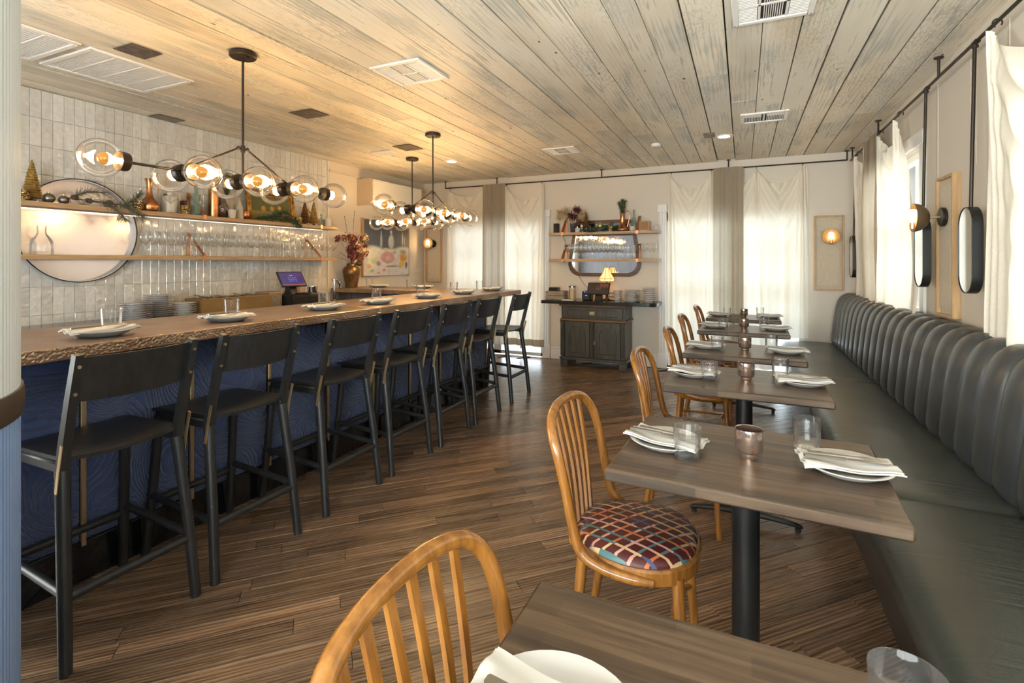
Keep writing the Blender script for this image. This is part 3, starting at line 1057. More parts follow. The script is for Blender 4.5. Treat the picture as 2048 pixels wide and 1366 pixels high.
b = B(); b.box((-3.84, 5.08, .5), (1.56, .4, .998)); b.build('carcass', M['black_gloss'], rb, smooth=False)
for k in range(15):
    b = B(); b.box((-4.57 + k * .105, 4.872, .5), (.101, .014, .99), .003); b.build('board', M['grey_board'], rb)

bc = thing('back_counter', 'dark counter below the tiled wall behind the bar', 'counter', (0, 0, 0))
b = B(); b.box((-4.355, 2.9, .9), (.54, 3.3, .04), .003); b.build('worktop', M['slate'], bc)
for k in range(6):
    b = B(); b.box((-4.36, 1.53 + k * .548, .44), (.5, .545, .88), .004); q = b.build('cabinet_unit', M['grey_board'], bc)
    b = B(); b.box((-4.1, 1.53 + k * .548, .74), (.02, .2, .012), .003); b.build('handle', M['steel'], q)

# ================================================================ bar stools
def make_stool(label):
    t = thing('bar_stool', label, 'bar stool', group='black bar stools along the bar')
    # local: sitter faces -X, rear feet at x=+.25
    for s in (-1, 1):
        b = B(); b.tube([(.25, s * .22, 0), (.215, s * .208, .33), (.168, s * .192, .655)], [.0195, .0215, .0225], 12); b.build('leg', M['black_wood'], t)
        b = B(); b.tube([(-.25, s * .215, 0), (-.215, s * .2, .33), (-.185, s * .19, .655)], [.0185, .0205, .0215], 12); b.build('leg', M['black_wood'], t)
        b = B(); b.tube([(.17, s * .193, .645), (.182, s * .194, .72), (.228, s * .195, .9), (.272, s * .195, 1.062)], [.022, .021, .02, .018], 4, ref=(.7, .7, 0), rb=[.02, .019, .018, .017]); p = b.build('post', M['black_wood'], t, angle=20)
        b = B()
        for z, x in ((.925, .2535), (1.02, .279)): b.cyl((x, s * .195, z), .006, .006, 10, axis='X')
        b.build('bolt', M['brass_bolt'], p)
        b = B(); b.tube([(.178, s * .2155, .585), (.188, s * .2155, .635), (.192, s * .2155, .66), (.2, s * .2155, .69), (.216, s * .2155, .755)], .0025, 6, rb=.009, ref=(0, 1, 0)); q = b.build('brass_bracket', M['brass'], p)
        b = B(); b.box((-.01, s * .19, .662), (.38, .026, .042), .008); b.build('seat_rail', M['black_wood'], t)
        b = B(); b.tube([(-.232, s * .206, .285), (.225, s * .212, .255)], .0155, 10); b.build('stretcher', M['black_wood'], t)
    b = B(); b.tube([(.224, -.21, .24), (.224, .21, .24)], .0165, 10); b.build('stretcher', M['black_wood'], t)
    b = B(); b.tube([(-.228, -.205, .25), (-.228, .205, .25)], .0165, 10); b.build('stretcher', M['black_wood'], t)
    def seat(u, v):
        x = -.225 + .405 * v; y = (u - .5) * .4
        return (x + .012 * (1 - (2 * u - 1) ** 2) * (v - .3), y, .697 - .016 * (1 - (2 * u - 1) ** 2) * (.4 + .6 * v) + .006 * v * v - .01 * max(0, .15 - v) / .15)
    b = B(); b.slab(seat, 14, 10, .014); b.build('seat', M['black_wood'], t)
    def back(u, v):
        y = (u - .5) * .37; bul = .034 * (1 - (2 * u - 1) ** 2)
        z = .893 + .155 * v - .006 * (1 - (2 * u - 1) ** 2) * (1 - v)
        return (.219 + (z - .893) * .27 + bul, y, z)
    b = B()
    n, m = 16, 6
    f_ = [Vector(back(i / n, j / m)) for j in range(m + 1) for i in range(n + 1)]
    w = n + 1; N = len(f_)
    vv = f_ + [p - Vector((.013, 0, 0)) for p in f_]; ff = []
    for j in range(m):
        for i in range(n):
            q = (j * w + i, j * w + i + 1, (j + 1) * w + i + 1, (j + 1) * w + i); ff += [q, tuple(x + N for x in reversed(q))]
    for i in range(n): ff += [(i, i + N, i + 1 + N, i + 1), (m * w + i, m * w + i + 1, m * w + i + 1 + N, m * w + i + N)]
    for j in range(m): ff += [(j * w, (j + 1) * w, (j + 1) * w + N, j * w + N), (j * w + n, j * w + n + N, (j + 1) * w + n + N, (j + 1) * w + n)]
    b.add(vv, ff); b.build('backrest', M['black_wood'], t)
    return t
ORD7 = ['first', 'second', 'third', 'fourth', 'fifth', 'sixth', 'last']
sty = [1.128, 1.651, 2.28, 2.843, 3.414, 3.972, 4.685]
st0 = None
for k, y in enumerate(sty):
    lab = 'black wooden bar stool with curved backrest, %s along the bar from the fluted column' % ORD7[k]
    if st0 is None: st0 = make_stool(lab); st0.location = (-2.295, y, 0)
    else: dup(st0, (-2.295, y, 0), [0, 0, .0, 0, .01, -.015, 0][k], lab)

# ================================================================ banquette
bq = thing('banquette', 'dark green leather banquette with channelled back along the window wall', 'banquette', (0, 0, 0))
yb0, yb1 = -.6, 6.66
b = B(); b.prism([(.505, 0), (.425, .36), (1.1, .36), (1.1, 0)], -yb1, -yb0, Matrix.Rotation(PI / 2, 4, 'X')); b.build('base', M['leather_back'], bq, smooth=False)
prof = [(.46, .33), (.425, .345), (.406, .38), (.402, .415), (.414, .447), (.445, .463), (.5, .47), (.62, .474), (.8, .472), (.93, .462), (.97, .44)]
prof = spline([(x, 0, z) for x, z in prof], 3)
for y0, y1 in ((yb0, .3), (.3, 2.4), (2.4, 4.57), (4.57, yb1)):
    b = B()
    def fn(u, v, y0=y0, y1=y1):
        p = prof[int(round(v * (len(prof) - 1)))]
        y = y0 + u * (y1 - y0)
        e = min(y - y0, y1 - y); k = math.exp(-e / .02)
        puff = .006 * math.sin(y * 9 + p.x * 5) * .25
        return (p.x + (.01 * k if p.x < .45 else 0), y + (0), p.z - .014 * k * (1 if p.z > .4 else .3) + puff * (p.z > .4))
    b.grid(fn, max(8, int((y1 - y0) / .03)), len(prof) - 1); b.build('seat_cushion', M['leather'], bq)
cp = spline([(x, 0, z) for x, z in [(.955, .43), (.935, .5), (.945, .65), (.962, .8), (.978, .89), (1.003, .955), (1.05, .99), (1.12, .985)]], 3)
def channel_mesh(cw):
    b = B()
    def fn(u, v):
        i = int(round(v * (len(cp) - 1))); p = cp[i]
        a, c = cp[max(i - 1, 0)], cp[min(i + 1, len(cp) - 1)]
        t = (c - a).normalized(); n = Vector((-t.z, 0, t.x))
        bul = .042 * math.sqrt(max(0, 1 - (2 * u - 1) ** 2)) ** .8 * min(1, .45 + v * 4)
        q = p + n * bul
        return (q.x, (u - .5) * cw, q.z)
    b.grid(fn, 14, len(cp) - 1)
    me = b.mesh('channel', True, 80); me.materials.append(M['leather_back'])
    return me
cme = channel_mesh(.2)
y = yb1 - .1
while y > yb0 + .1:
    obj('channel', cme, bq, (0, y, 0)); y -= .2
b = B(); b.box((1.085, (yb0 + yb1) / 2, .7), (.09, yb1 - yb0, .52)); b.build('back_board', M['leather_back'], bq, smooth=False)
lb = B(); lb.box((XR - .03, (yb0 + YB) / 2, .955), (.058, YB - yb0, .022), .004); lg = lb.build('trim_4', M['oak_y']); lg['kind'] = 'structure'; lg['label'] = 'oak ledge along the wall above the banquette'

# ================================================================ tables
ORD6 = ['nearest to the camera', 'second from the camera', 'third from the camera', 'fourth from the camera', 'fifth from the camera', 'farthest from the camera']
tbl = [(.012, .622, .0), (.008, 1.782, -.045), (.005, 2.945, -.01), (.003, 3.925, -.03), (0, 5.19, -.02), (.0, 6.31, -.015)]
def make_table(label):
    t = thing('dining_table', label, 'table', group='dining tables along the banquette')
    b = B(); b.box((0, 0, .731), (.75, .605, .038), .007); b.build('table_top', M['table'], t)
    b = B(); b.lathe([(0, .05), (.041, .05), (.041, .70), (0, .70)], 24); b.build('pedestal', M['black_metal'], t)
    b = B(); b.box((0, 0, .704), (.3, .26, .012), .003); b.build('mounting_plate', M['black_metal'], t)
    for k in range(4):
        a = k * PI / 2
        Rz = Matrix.Rotation(a, 4, 'Z')
        b = B(); L = .27
        b.tube([(.02, 0, .05), (.1, 0, .049), (L - .07, 0, .038), (L - .02, 0, .03), (L, 0, .022)], [.03, .026, .02, .017, .008], 8, M=Rz, ref=(0, 1, 0), rb=[.018, .016, .012, .01, .006]); f = b.build('base_arm', M['black_metal'], t)
        b = B(); b.cyl((L - .02, 0, .01), .013, .02, 10, Rz); b.build('foot_glide', M['rubber'], f)
    return t
tb0 = None
for k, (x, y, r) in enumerate(tbl):
    lab = 'grey-stained wooden table on black pedestal, ' + ORD6[k]
    if tb0 is None: tb0 = make_table(lab); tb0.location = (x, y, 0); tb0.rotation_euler = (0, 0, r)
    else: dup(tb0, (x, y, 0), r, lab)

# ================================================================ bentwood chairs
def make_chair(label):
    t = thing('bentwood_chair', label, 'chair', group='bentwood chairs at the tables')
    # local: faces +X, origin under the seat centre
    side = [(.09, .203, .43), (.02, .213, .434), (-.06, .217, .445), (-.125, .215, .475), (-.152, .216, .55), (-.174, .221, .66), (-.196, .222, .75), (-.217, .212, .81), (-.24, .172, .853), (-.255, .092, .873), (-.26, 0, .877)]
    full = side + [(x, -y, z) for x, y, z in side[-2::-1]]
    path = spline(full, 5)
    rr_ = [.0165 if 4 <= i_ < len(path) - 4 else .011 + .0012 * min(i_, len(path) - 1 - i_) for i_ in range(len(path))]
    b = B(); b.tube(path, rr_, 10); b.build('hoop', M['amberwood'], t)
    for k in range(6):
        y0 = (-2.5 + k) * .048; y1 = (-2.5 + k) * .058
        hp = min((p for p in path if p.z > .82), key=lambda p: abs(p.y - y1)); xt, ztop = hp.x, hp.z - .006
        q = B(); pts = [Vector((-.186, y0, .445)), Vector((-.21, y0 * .5 + y1 * .5, .66)), Vector((xt, y1, ztop))]
        pts = spline(pts, 4)
        vv, ff = [], []
        for i, p in enumerate(pts):
            f = i / (len(pts) - 1); hw = .0078 + .002 * f; d = .0048
            vv += [(p.x - d, p.y - hw, p.z), (p.x + d, p.y - hw, p.z), (p.x + d, p.y + hw, p.z), (p.x - d, p.y + hw, p.z)]
        for i in range(len(pts) - 1):
            for j in range(4): ff.append((i * 4 + j, i * 4 + (j + 1) % 4, i * 4 + 4 + (j + 1) % 4, i * 4 + 4 + j))
        ff += [(3, 2, 1, 0), tuple(range(len(vv) - 4, len(vv)))]
        q.add(vv, ff); q.build('slat', M['amberwood'], t)
    def outline(k, n, grow=0):
        a = 2 * PI * k / n
        c, s = math.cos(a), math.sin(a)
        x = math.copysign(abs(c) ** .8, c) * (.195 + grow); y = math.copysign(abs(s) ** .85, s) * (.2 + grow)
        if x < 0: y *= 1 + .28 * x / .2 * .5
        return x, y
    n = 40
    ring = []
    prof_ = [(-.03, .412), (.004, .41), (.012, .418), (.012, .455), (.006, .462), (-.03, .462)]
    vv = []; ff = []
    for k in range(n):
        for g, z in prof_:
            x, y = outline(k, n, g); vv.append((x, y, z))
    m = len(prof_)
    for k in range(n):
        for j in range(m): ff.append((k * m + j, ((k + 1) % n) * m + j, ((k + 1) % n) * m + (j + 1) % m, k * m + (j + 1) % m))
    b = B(); b.add(vv, ff); b.build('seat_frame', M['amberwood'], t)
    vv, ff = [], []
    rows = [(0, .45), (0, .468), (-.012, .483), (-.05, .492), (-.11, .497), (-.16, .499)]
    for g, z in rows:
        for k in range(n): vv.append((*outline(k, n, g), z))
    vv.append((0, 0, .5)); 
    for j in range(len(rows) - 1):
        for k in range(n): ff.append((j * n + k, j * n + (k + 1) % n, (j + 1) * n + (k + 1) % n, (j + 1) * n + k))
    for k in range(n): ff.append(((len(rows) - 1) * n + k, (len(rows) - 1) * n + (k + 1) % n, len(vv) - 1))
    b = B(); b.add(vv, ff); b.build('seat_cushion', M['lattice'], t, angle=60)
    for s in (-1, 1):
        b = B(); b.tube([(.15, s * .145, .43), (.165, s * .155, .2), (.178, s * .165, 0)], [.019, .016, .0125], 10); b.build('leg', M['amberwood'], t)
        b = B(); b.tube([(-.145, s * .13, .43), (-.165, s * .14, .2), (-.2, s * .15, 0)], [.019, .016, .0125], 10); b.build('leg', M['amberwood'], t)
        b = B(); b.tube([(-.158, s * .137, .24), (.16, s * .153, .24)], .009, 8); b.build('stretcher', M['amberwood'], t)
    b = B(); b.tube(spline([(.165, -.153, .24), (.13, -.06, .25), (.13, .06, .25), (.165, .153, .24)], 5), .009, 8); b.build('stretcher', M['amberwood'], t)
    return t
chs = [(-.235, .65, .0), (-.328, 1.72, .0), (-.285, 2.86, .0), (-.265, 3.91, .03), (-.275, 4.93, 0), (-.235, 6.05, .0)]
ch0 = None
for k, (x, y, r) in enumerate(chs):
    lab = 'amber bentwood chair with patterned seat at the table ' + ORD6[k]
    if ch0 is None: ch0 = make_chair(lab); ch0.location = (x, y, 0); ch0.rotation_euler = (0, 0, r)
    else: dup(ch0, (x, y, 0), r, lab)

# ================================================================ place settings
def lathe_obj(name, prof, mat, label, cat, loc, group=None, seg=28):
    b = B(); b.lathe(prof, seg); o = b.build(name, mat, None, loc=loc); return tag(o, label, cat, group)
PLATE = [(0, .006), (.05, .006), (.062, .004), (.064, 0), (.07, 0), (.085, .006), (.112, .021), (.118, .025), (.118, .028), (.109, .026), (.082, .013), (.065, .010), (0, .010)]
TUMB = [(0, 0), (.036, 0), (.0385, .004), (.043, .098), (.0425, .1), (.0415, .098), (.0365, .014), (0, .012)]
VOT = [(0, 0), (.026, 0), (.027, .004), (.027, .014), (.038, .02), (.041, .026), (.042, .088), (.0415, .09), (.0395, .088), (.0385, .03), (.033, .024), (0, .022)]
plate_me = B().lathe(PLATE, 36).mesh('plate'); plate_me.materials.append(M['white_china'])
tumb_me = B().lathe(TUMB, 32).mesh('tumbler'); tumb_me.materials.append(M['glass'])
vot_me = B().lathe(VOT, 32).mesh('votive'); vot_me.materials.append(M['mercury'])

def napkin_me(L=.25, W=.115, seed=0, layers=2, droop=.012):
    b = B(); rr = random.Random(seed)
    ph = rr.random() * 6
    for ly in range(layers):
        def fn(u, v, ly=ly):
            x = (u - .5) * (L - .012 * ly); y = (v - .5) * (W - .004 * ly) * (1 + .16 * abs(2 * u - 1))
            r = abs(x) / .118
            z = .0225 + .006 * min(1, r) ** 2 + ly * .0055
            if r > 1: z -= droop * (r - 1) * 8 * .12
            z += .003 * math.sin(u * 9 + ph + v * 3) + .0028 * math.sin(v * 13 + u * 4 + ph) * (.5 + abs(2 * u - 1))
            return (x, y, z)
        b.slab(fn, 22, 12, .0045)
    me = b.mesh('napkin', True, 60); me.materials.append(M['napkin'])
    return me
nap_mes = [napkin_me(seed=s) for s in range(3)]

def flat_outline(b, pts, z0, th, curve=0):
    """pts: list of (x, halfwidth); a flat bar along X bent by curve"""
    vv, ff = [], []
    for x, h in pts:
        z = z0 + curve * (x * 9) ** 2 * .01
        vv += [(x, -h, z), (x, h, z), (x, h, z + th), (x, -h, z + th)]
    for i in range(len(pts) - 1):
        for j in range(4): ff.append((i * 4 + j, i * 4 + (j + 1) % 4, i * 4 + 4 + (j + 1) % 4, i * 4 + 4 + j))
    n = len(vv)
    ff += [(3, 2, 1, 0), (n - 4, n - 3, n - 2, n - 1)]
    b.add(vv, ff)
b = B(); flat_outline(b, [(-.1, .005), (-.098, .0085), (-.085, .008), (-.02, .0045), (.03, .0035), (.042, .009), (.055, .011), (.062, .0105)], 0, .0022)
for k in range(4): b.box((.08, -.0081 + k * .0054, .0012), (.042, .0026, .002), .0006)
fork_me = b.mesh('fork'); fork_me.materials.append(M['steel'])
b = B(); flat_outline(b, [(-.115, .005), (-.113, .009), (-.095, .008), (-.03, .006), (-.005, .0055)], 0, .006)
flat_outline(b, [(-.006, .005), (.0, .0075), (.05, .0095), (.09, .0085), (.105, .003)], .002, .0016)
knife_me = b.mesh('knife'); knife_me.materials.append(M['steel'])

def setting(px, py, pz, rot, where, seed, cutlery=True, cut_rot=0, group=None, nap_dx=0, cut_dy=0):
    tag(obj('dinner_plate', plate_me, None, (px, py, pz)), 'round white plate ' + where, 'plate', group)
    o = obj('folded_napkin', nap_mes[seed % 3], None, (px + nap_dx, py, pz + .002), rot)
    tag(o, 'folded white napkin ' + where, 'napkin', group)
    if cutlery:
        Rz = Matrix.Rotation(rot + cut_rot, 4, 'Z')
        q = Rz @ Vector((0, .016 + cut_dy, 0)); a = obj('fork', fork_me, None, (px + q.x, py + q.y, pz + .042), rot + cut_rot); tag(a, 'steel fork ' + where, 'fork', group)
        q = Rz @ Vector((0, -.02 + cut_dy, 0)); a = obj('table_knife', knife_me, None, (px + q.x, py + q.y, pz + .042), rot + cut_rot + .08); tag(a, 'steel knife ' + where, 'knife', group)

def tumbler(x, y, z, where, group):
    tag(obj('water_glass', tumb_me, None, (x, y, z)), 'clear water glass ' + where, 'glass', group)
TZ = .7502
for k, (tx, ty, tr) in enumerate(tbl):
    w = 'of the table ' + ORD6[k]
    Rt = Matrix.Rotation(tr, 4, 'Z')
    def loc(x, y): q = Rt @ Vector((x, y, 0)); return tx + q.x, ty + q.y
    g = 'place settings on the dining tables'
    if k == 0:
        px, py = loc(-.237, -.005); setting(px, py, TZ, -.08, 'on the chair side ' + w, 0, True, .0, g, cut_dy=-.018)
    else:
        px, py = loc(-.245, -.02 if k != 1 else -.02); setting(px, py, TZ, -.25, 'on the chair side ' + w, k, True, .0, g)
        gx, gy = loc(-.165, -.1 if k != 5 else -.03); tumbler(gx, gy, TZ, 'on the chair side ' + w, g)
        vx, vy = loc(.01, 0.0)
        vt = obj('votive_holder', vot_me, None, (vx, vy, TZ)); tag(vt, 'copper mercury-glass candle holder in the middle ' + w, 'candle holder', g)
    px, py = loc(.272, .0)
    if k > 0: setting(px, py, TZ, .12, 'on the banquette side ' + w, k + 1, True, -.12, g)
    gx, gy = loc(.178, .17); tumbler(gx, gy, TZ, 'on the banquette side ' + w, g)

bars = [(-2.53, 1.25, -2.72, 1.385), (-2.545, 1.85, -2.77, 2.04), (-2.56, 2.56, -2.79, 2.79), (-2.55, 3.1, -2.83, 3.42), (-2.56, 3.78, -2.86, 4.11), (-2.56, 4.42, -2.87, 4.75), (-2.56, 5.06, -2.82, 5.25)]
for k, (px, py, gx, gy) in enumerate(bars):
    w = 'at the %s bar place from the fluted column' % ORD7[k]
    g = 'place settings along the bar'
    setting(px, py, BZ + .0005, 1.45, w, k, k < 3, 0, g)
    tumbler(gx, gy, BZ + .0005, w, g)
for (px, py, gx, gy, w) in [(-4.2, 5.12, -4.42, 5.2, 'on the bar return next to the bronze vase'), (-3.55, 5.15, -3.78, 5.2, 'on the bar return near its corner')]:
    setting(px, py, BZ + .0005, .3, w, 1, False, 0, 'place settings along the bar')
    tumbler(gx, gy, BZ + .0005, w, 'place settings along the bar')
ORDN = ['first', 'second', 'third', 'fourth', 'fifth', 'sixth', 'seventh', 'eighth', 'ninth', 'tenth', 'eleventh', 'twelfth', 'thirteenth', 'fourteenth', 'fifteenth', 'sixteenth', 'seventeenth', 'eighteenth']
# ================================================================ curtain rods
ROD_Z, ROD_Y, ROD_X = 2.515, 6.70, 1.085
def rod_back():
    t = thing('curtain_rod', 'thin black iron curtain rod along the back wall', 'curtain rod', (0, 0, 0))
    b = B(); b.tube([(-4.2, ROD_Y, ROD_Z), (1.06, ROD_Y, ROD_Z)], .008, 8); b.build('rod', M['bronze'], t)
    for x in (-4.2, -3.31, -1.735, -.16, 1.06):
        b = B(); b.tube([(x, ROD_Y, ROD_Z - .004), (x, ROD_Y, ZC)], .007, 8); b.cyl((x, ROD_Y, ZC - .004), .022, .008, 14); b.build('hanger', M['bronze'], t)
    for x in (-4.12, -3.52, -3.15, -2.6, -.826, -.358, .147, .624):
        b = B(); b.tube([(x, ROD_Y + .014 * math.cos(a), ROD_Z - .008 + .016 * math.sin(a)) for a in [2 * PI * k / 12 for k in range(12)]], .003, 6, True); b.build('ring', M['bronze'], t)
def rod_right():
    t = thing('curtain_rod', 'thin black iron curtain rod along the window wall', 'curtain rod', (0, 0, 0))
    b = B(); b.tube([(ROD_X, -1.5, ROD_Z - .015), (ROD_X, 6.66, ROD_Z - .015)], .009, 8); b.build('rod', M['bronze'], t)
    for y in (.9, 3.88, 5.39, 6.55):
        b = B(); b.tube([(ROD_X, y, ROD_Z - .02), (ROD_X, y, ZC)], .008, 8); b.cyl((ROD_X, y, ZC - .004), .025, .008, 14); b.build('hanger', M['bronze'], t)
    for y in (1.4, 2.25, 3.1, 4.7, 5.3, 5.72, 6.2):
        b = B(); b.tube([(ROD_X + .018 * math.cos(a), y, ROD_Z - .022 + .02 * math.sin(a)) for a in [2 * PI * k / 14 - .6 for k in range(12)]], .0035, 6); b.build('hook', M['bronze'], t)
rod_back(); rod_right()

def curtain(name, label, axis, a0, a1, base, sgn, ztop, zbot, hooks, sag, mat, seed=0, folds=5, amp=.02, group=None, edge=0.0, hem=False):
    """axis 'X': cloth in the X direction at Y=base, room side is sgn; hooks are fractions"""
    rr = random.Random(seed)
    ph = [rr.random() * 6.28 for _ in range(4)]
    H = [h for h in hooks]
    def topz(s):
        for h0, h1 in zip(H, H[1:]):
            if h0 <= s <= h1:
                q = (s - h0) / (h1 - h0)
                return ztop - sag * (1 - abs(2 * q - 1) ** 2.0), q, (h1 - h0) * abs(a1 - a0)
        if s < H[0]: return ztop - edge * (H[0] - s) * abs(a1 - a0), 0, .1
        return ztop - edge * (s - H[-1]) * abs(a1 - a0), 1, .1
    def fn(s, t):
        zt, q, w = topz(s)
        zb = zbot(s) if callable(zbot) else zbot
        z = zt + (zb - zt) * t
        a = a0 + (a1 - a0) * s
        dep = zt - z
        d = amp * (.35 + .65 * min(1, t * 1.6)) * (math.sin(s * folds * 6.28 + ph[0] + .5 * math.sin(t * 2 + ph[1])) + .45 * math.sin(s * folds * 13.1 + ph[2]))
        if sag > 0:
            sw = math.exp(-dep / .42) * (1 - abs(2 * q - 1) ** 2)
            k = dep + .33 * abs(2 * q - 1) * 1.0
            d += .04 * sw * math.sin(k * 27 + ph[3])
            for h in H:
                e = (s - h) * abs(a1 - a0)
                g = math.exp(-(e / (.045 + .05 * t)) ** 2); d += g * (.028 + .016 * math.cos(e * 6.28 / (.03 + .05 * t))) * (1 - .35 * t)
            pull = sum(math.exp(-(((s - h) * abs(a1 - a0)) / .12) ** 2) * (h - s) for h in H)
            a += (a1 - a0) * pull * .25 * math.exp(-dep / .5)
        d += .012 * math.sin(t * 5 + ph[1]) * t
        if axis == 'X': return (a, base + sgn * d, z)
        return (base + sgn * d, a, z)
    b = B(); b.grid(fn, max(50, int(abs(a1 - a0) * 150)), 70)
    o = tag(b.build(name, mat, None, angle=85), label, 'curtain', group)
    if hem:
        off = -.004 * sgn
        b = B(); b.grid(lambda s, t: (lambda p: (p[0] + (off if axis != 'X' else 0) * -1, p[1] + (off if axis == 'X' else 0) * -1, p[2]))(fn(s, .955 + .045 * t)), max(50, int(abs(a1 - a0) * 150)), 6); b.build('hem', M['linen'], o, angle=85)
    return o
gC = 'curtains on the iron rods'
curtain('sheer_curtain', 'white draped curtain at the far left, beside the bar end', 'X', -4.15, -3.48, ROD_Y, -1, ROD_Z - .03, .17, [.03, .97], .12, M['sheer'], 1, 2.5, .018, gC, 0, True)
curtain('linen_curtain', 'narrow beige linen strip between the two left white curtains', 'X', -3.52, -3.15, ROD_Y - .05, -1, ROD_Z + .006, .17, [0, 1], 0, M['linen'], 2, 2.3, .022, gC)
curtain('sheer_curtain', 'white draped curtain just left of the sideboard', 'X', -3.17, -2.56, ROD_Y, -1, ROD_Z - .03, .17, [.03, .97], .23, M['sheer'], 3, 2.5, .02, gC, 0, True)
curtain('sheer_curtain', 'white draped curtain just right of the sideboard', 'X', -.87, -.33, ROD_Y, -1, ROD_Z - .03, .06, [.05, .96], .2, M['sheer'], 4, 2, .022, gC)
curtain('linen_curtain', 'narrow beige linen strip between the two right white curtains', 'X', -.33, .006, ROD_Y - .06, -1, ROD_Z + .006, .1, [0, 1], 0, M['linen'], 5, 2.3, .02, gC)
curtain('sheer_curtain', 'wide white draped curtain hanging down to the banquette seat', 'X', -.12, .69, ROD_Y, -1, ROD_Z - .03, lambda s: .1 if s < .55 else (.49 if s > .62 else .1 + .39 * (s - .55) / .07), [-.26, .33, .918], .19, M['sheer'], 6, 3, .026, gC, .3)
curtain('sheer_curtain', 'narrow white curtain in the corner of the window wall', 'Y', 6.28, 5.74, ROD_X, -1, ROD_Z - .05, .985, [.1, .97], .13, M['sheer'], 7, 2, .016, gC)
curtain('linen_curtain', 'beige linen strip on the window wall', 'Y', 5.78, 5.24, ROD_X - .03, -1, ROD_Z - .006, .985, [0, 1], 0, M['linen'], 8, 2, .02, gC)
curtain('sheer_curtain', 'white curtain with a pointed swag behind the lit wall sconce', 'Y', 5.32, 4.25, ROD_X, -1, ROD_Z - .05, .985, [.04, .56], .2, M['sheer'], 9, 3, .018, gC, 2.1)
curtain('sheer_curtain', 'white curtain at the right edge of the picture', 'Y', 3.16, 1.25, ROD_X - .01, -1, ROD_Z - .05, .985, [.03, .48, .93], .22, M['sheer'], 10, 5, .02, gC)

# ================================================================ chandeliers
def make_chandelier(label, loc, rz, zb=1.855, joints=(-.335, 0, .335), end=.62, zh=2.045):
    t = thing('globe_chandelier', label, 'chandelier', loc, rz, 'glass globe chandeliers')
    dz = zb - ZC
    b = B(); b.cyl((0, 0, -.016), .075, .032, 28, bev=.006); q = b.build('canopy', M['bronze'], t)
    b = B()
    for s in (-1, 1): b.cyl((s * .045, 0, -.034), .006, .008, 8)
    b.build('canopy_screw', M['bronze'], q)
    b = B(); b.tube([(0, 0, -.03), (0, 0, dz)], .007, 10); b.build('rod', M['bronze'], t)
    hz = zh - ZC
    b = B(); b.cyl((0, 0, hz), .013, .04, 12)
    for s in (-1, 1): b.ball((0, s * .03, hz + .002), .011, 10, 6); b.bar((0, 0, hz), (0, s * .03, hz), .012)
    b.build('hub', M['bronze'], t)
    for s in (-1, 1):
        b = B(); b.tube([(0, s * .03, hz), (0, s * abs(joints[0]), dz + .02)], .0055, 8); b.build('brace_arm', M['bronze'], t)
    b = B(); b.tube([(0, -end, dz), (0, end, dz)], .0065, 10); b.build('main_arm', M['bronze'], t)
    for y in joints:
        b = B(); b.ball((0, y, dz), .017, 12, 8); b.build('joint', M['bronze'], t)
    def lamp(p, d):
        d = Vector(d).normalized(); p = Vector(p)
        Q = Matrix.Translation(p) @ d.to_track_quat('Z', 'Y').to_matrix().to_4x4()
        b = B(); b.lathe([(0, 0), (.012, 0), (.02, .006), (.044, .012), (.046, .02), (.046, .05), (.043, .052), (.043, .03), (0, .03)], 24, Q); s = b.build('socket_cup', M['bronze'], t)
        b = B(); r, c = .09, .125
        pr = [(.043, .045)]
        a0 = math.asin(.043 / r)
        for k in range(1, 17):
            a = PI - a0 - (PI - a0) * k / 16
            pr.append((max(0, r * math.sin(a)), c + r * math.cos(a)))
        b.lathe(pr, 28, Q); b.build('glass_globe', M['globe'], t)
        b = B(); b.lathe([(.012, .03), (.013, .06), (.019, .078), (.027, .092), (.030, .104)], 14, Q); bu = b.build('bulb', M['bulb'], t)
        b = B(); b.lathe([(.0302, .104), (.0295, .114), (.025, .126), (.015, .135), (0, .138)], 14, Q); b.build('bulb_cap', M['bulb_cap'], bu)
    for y in joints:
        for s in (-1, 1): lamp((s * .012, y, dz), (s, 0, -.1))
    for s in (-1, 1): lamp((0, s * (end - .01), dz), (0, s, 0))
    return t
make_chandelier('eight-globe chandelier over the near half of the bar', (-2.71, 2.07, ZC), 0)
make_chandelier('eight-globe chandelier over the far half of the bar', (-2.735, 4.135, ZC), 0)
make_chandelier('smaller globe chandelier over the bar return, behind the other two', (-3.6, 5.0, ZC), -PI / 2, 1.86, (-.26, 0, .26), .42, 2.03)

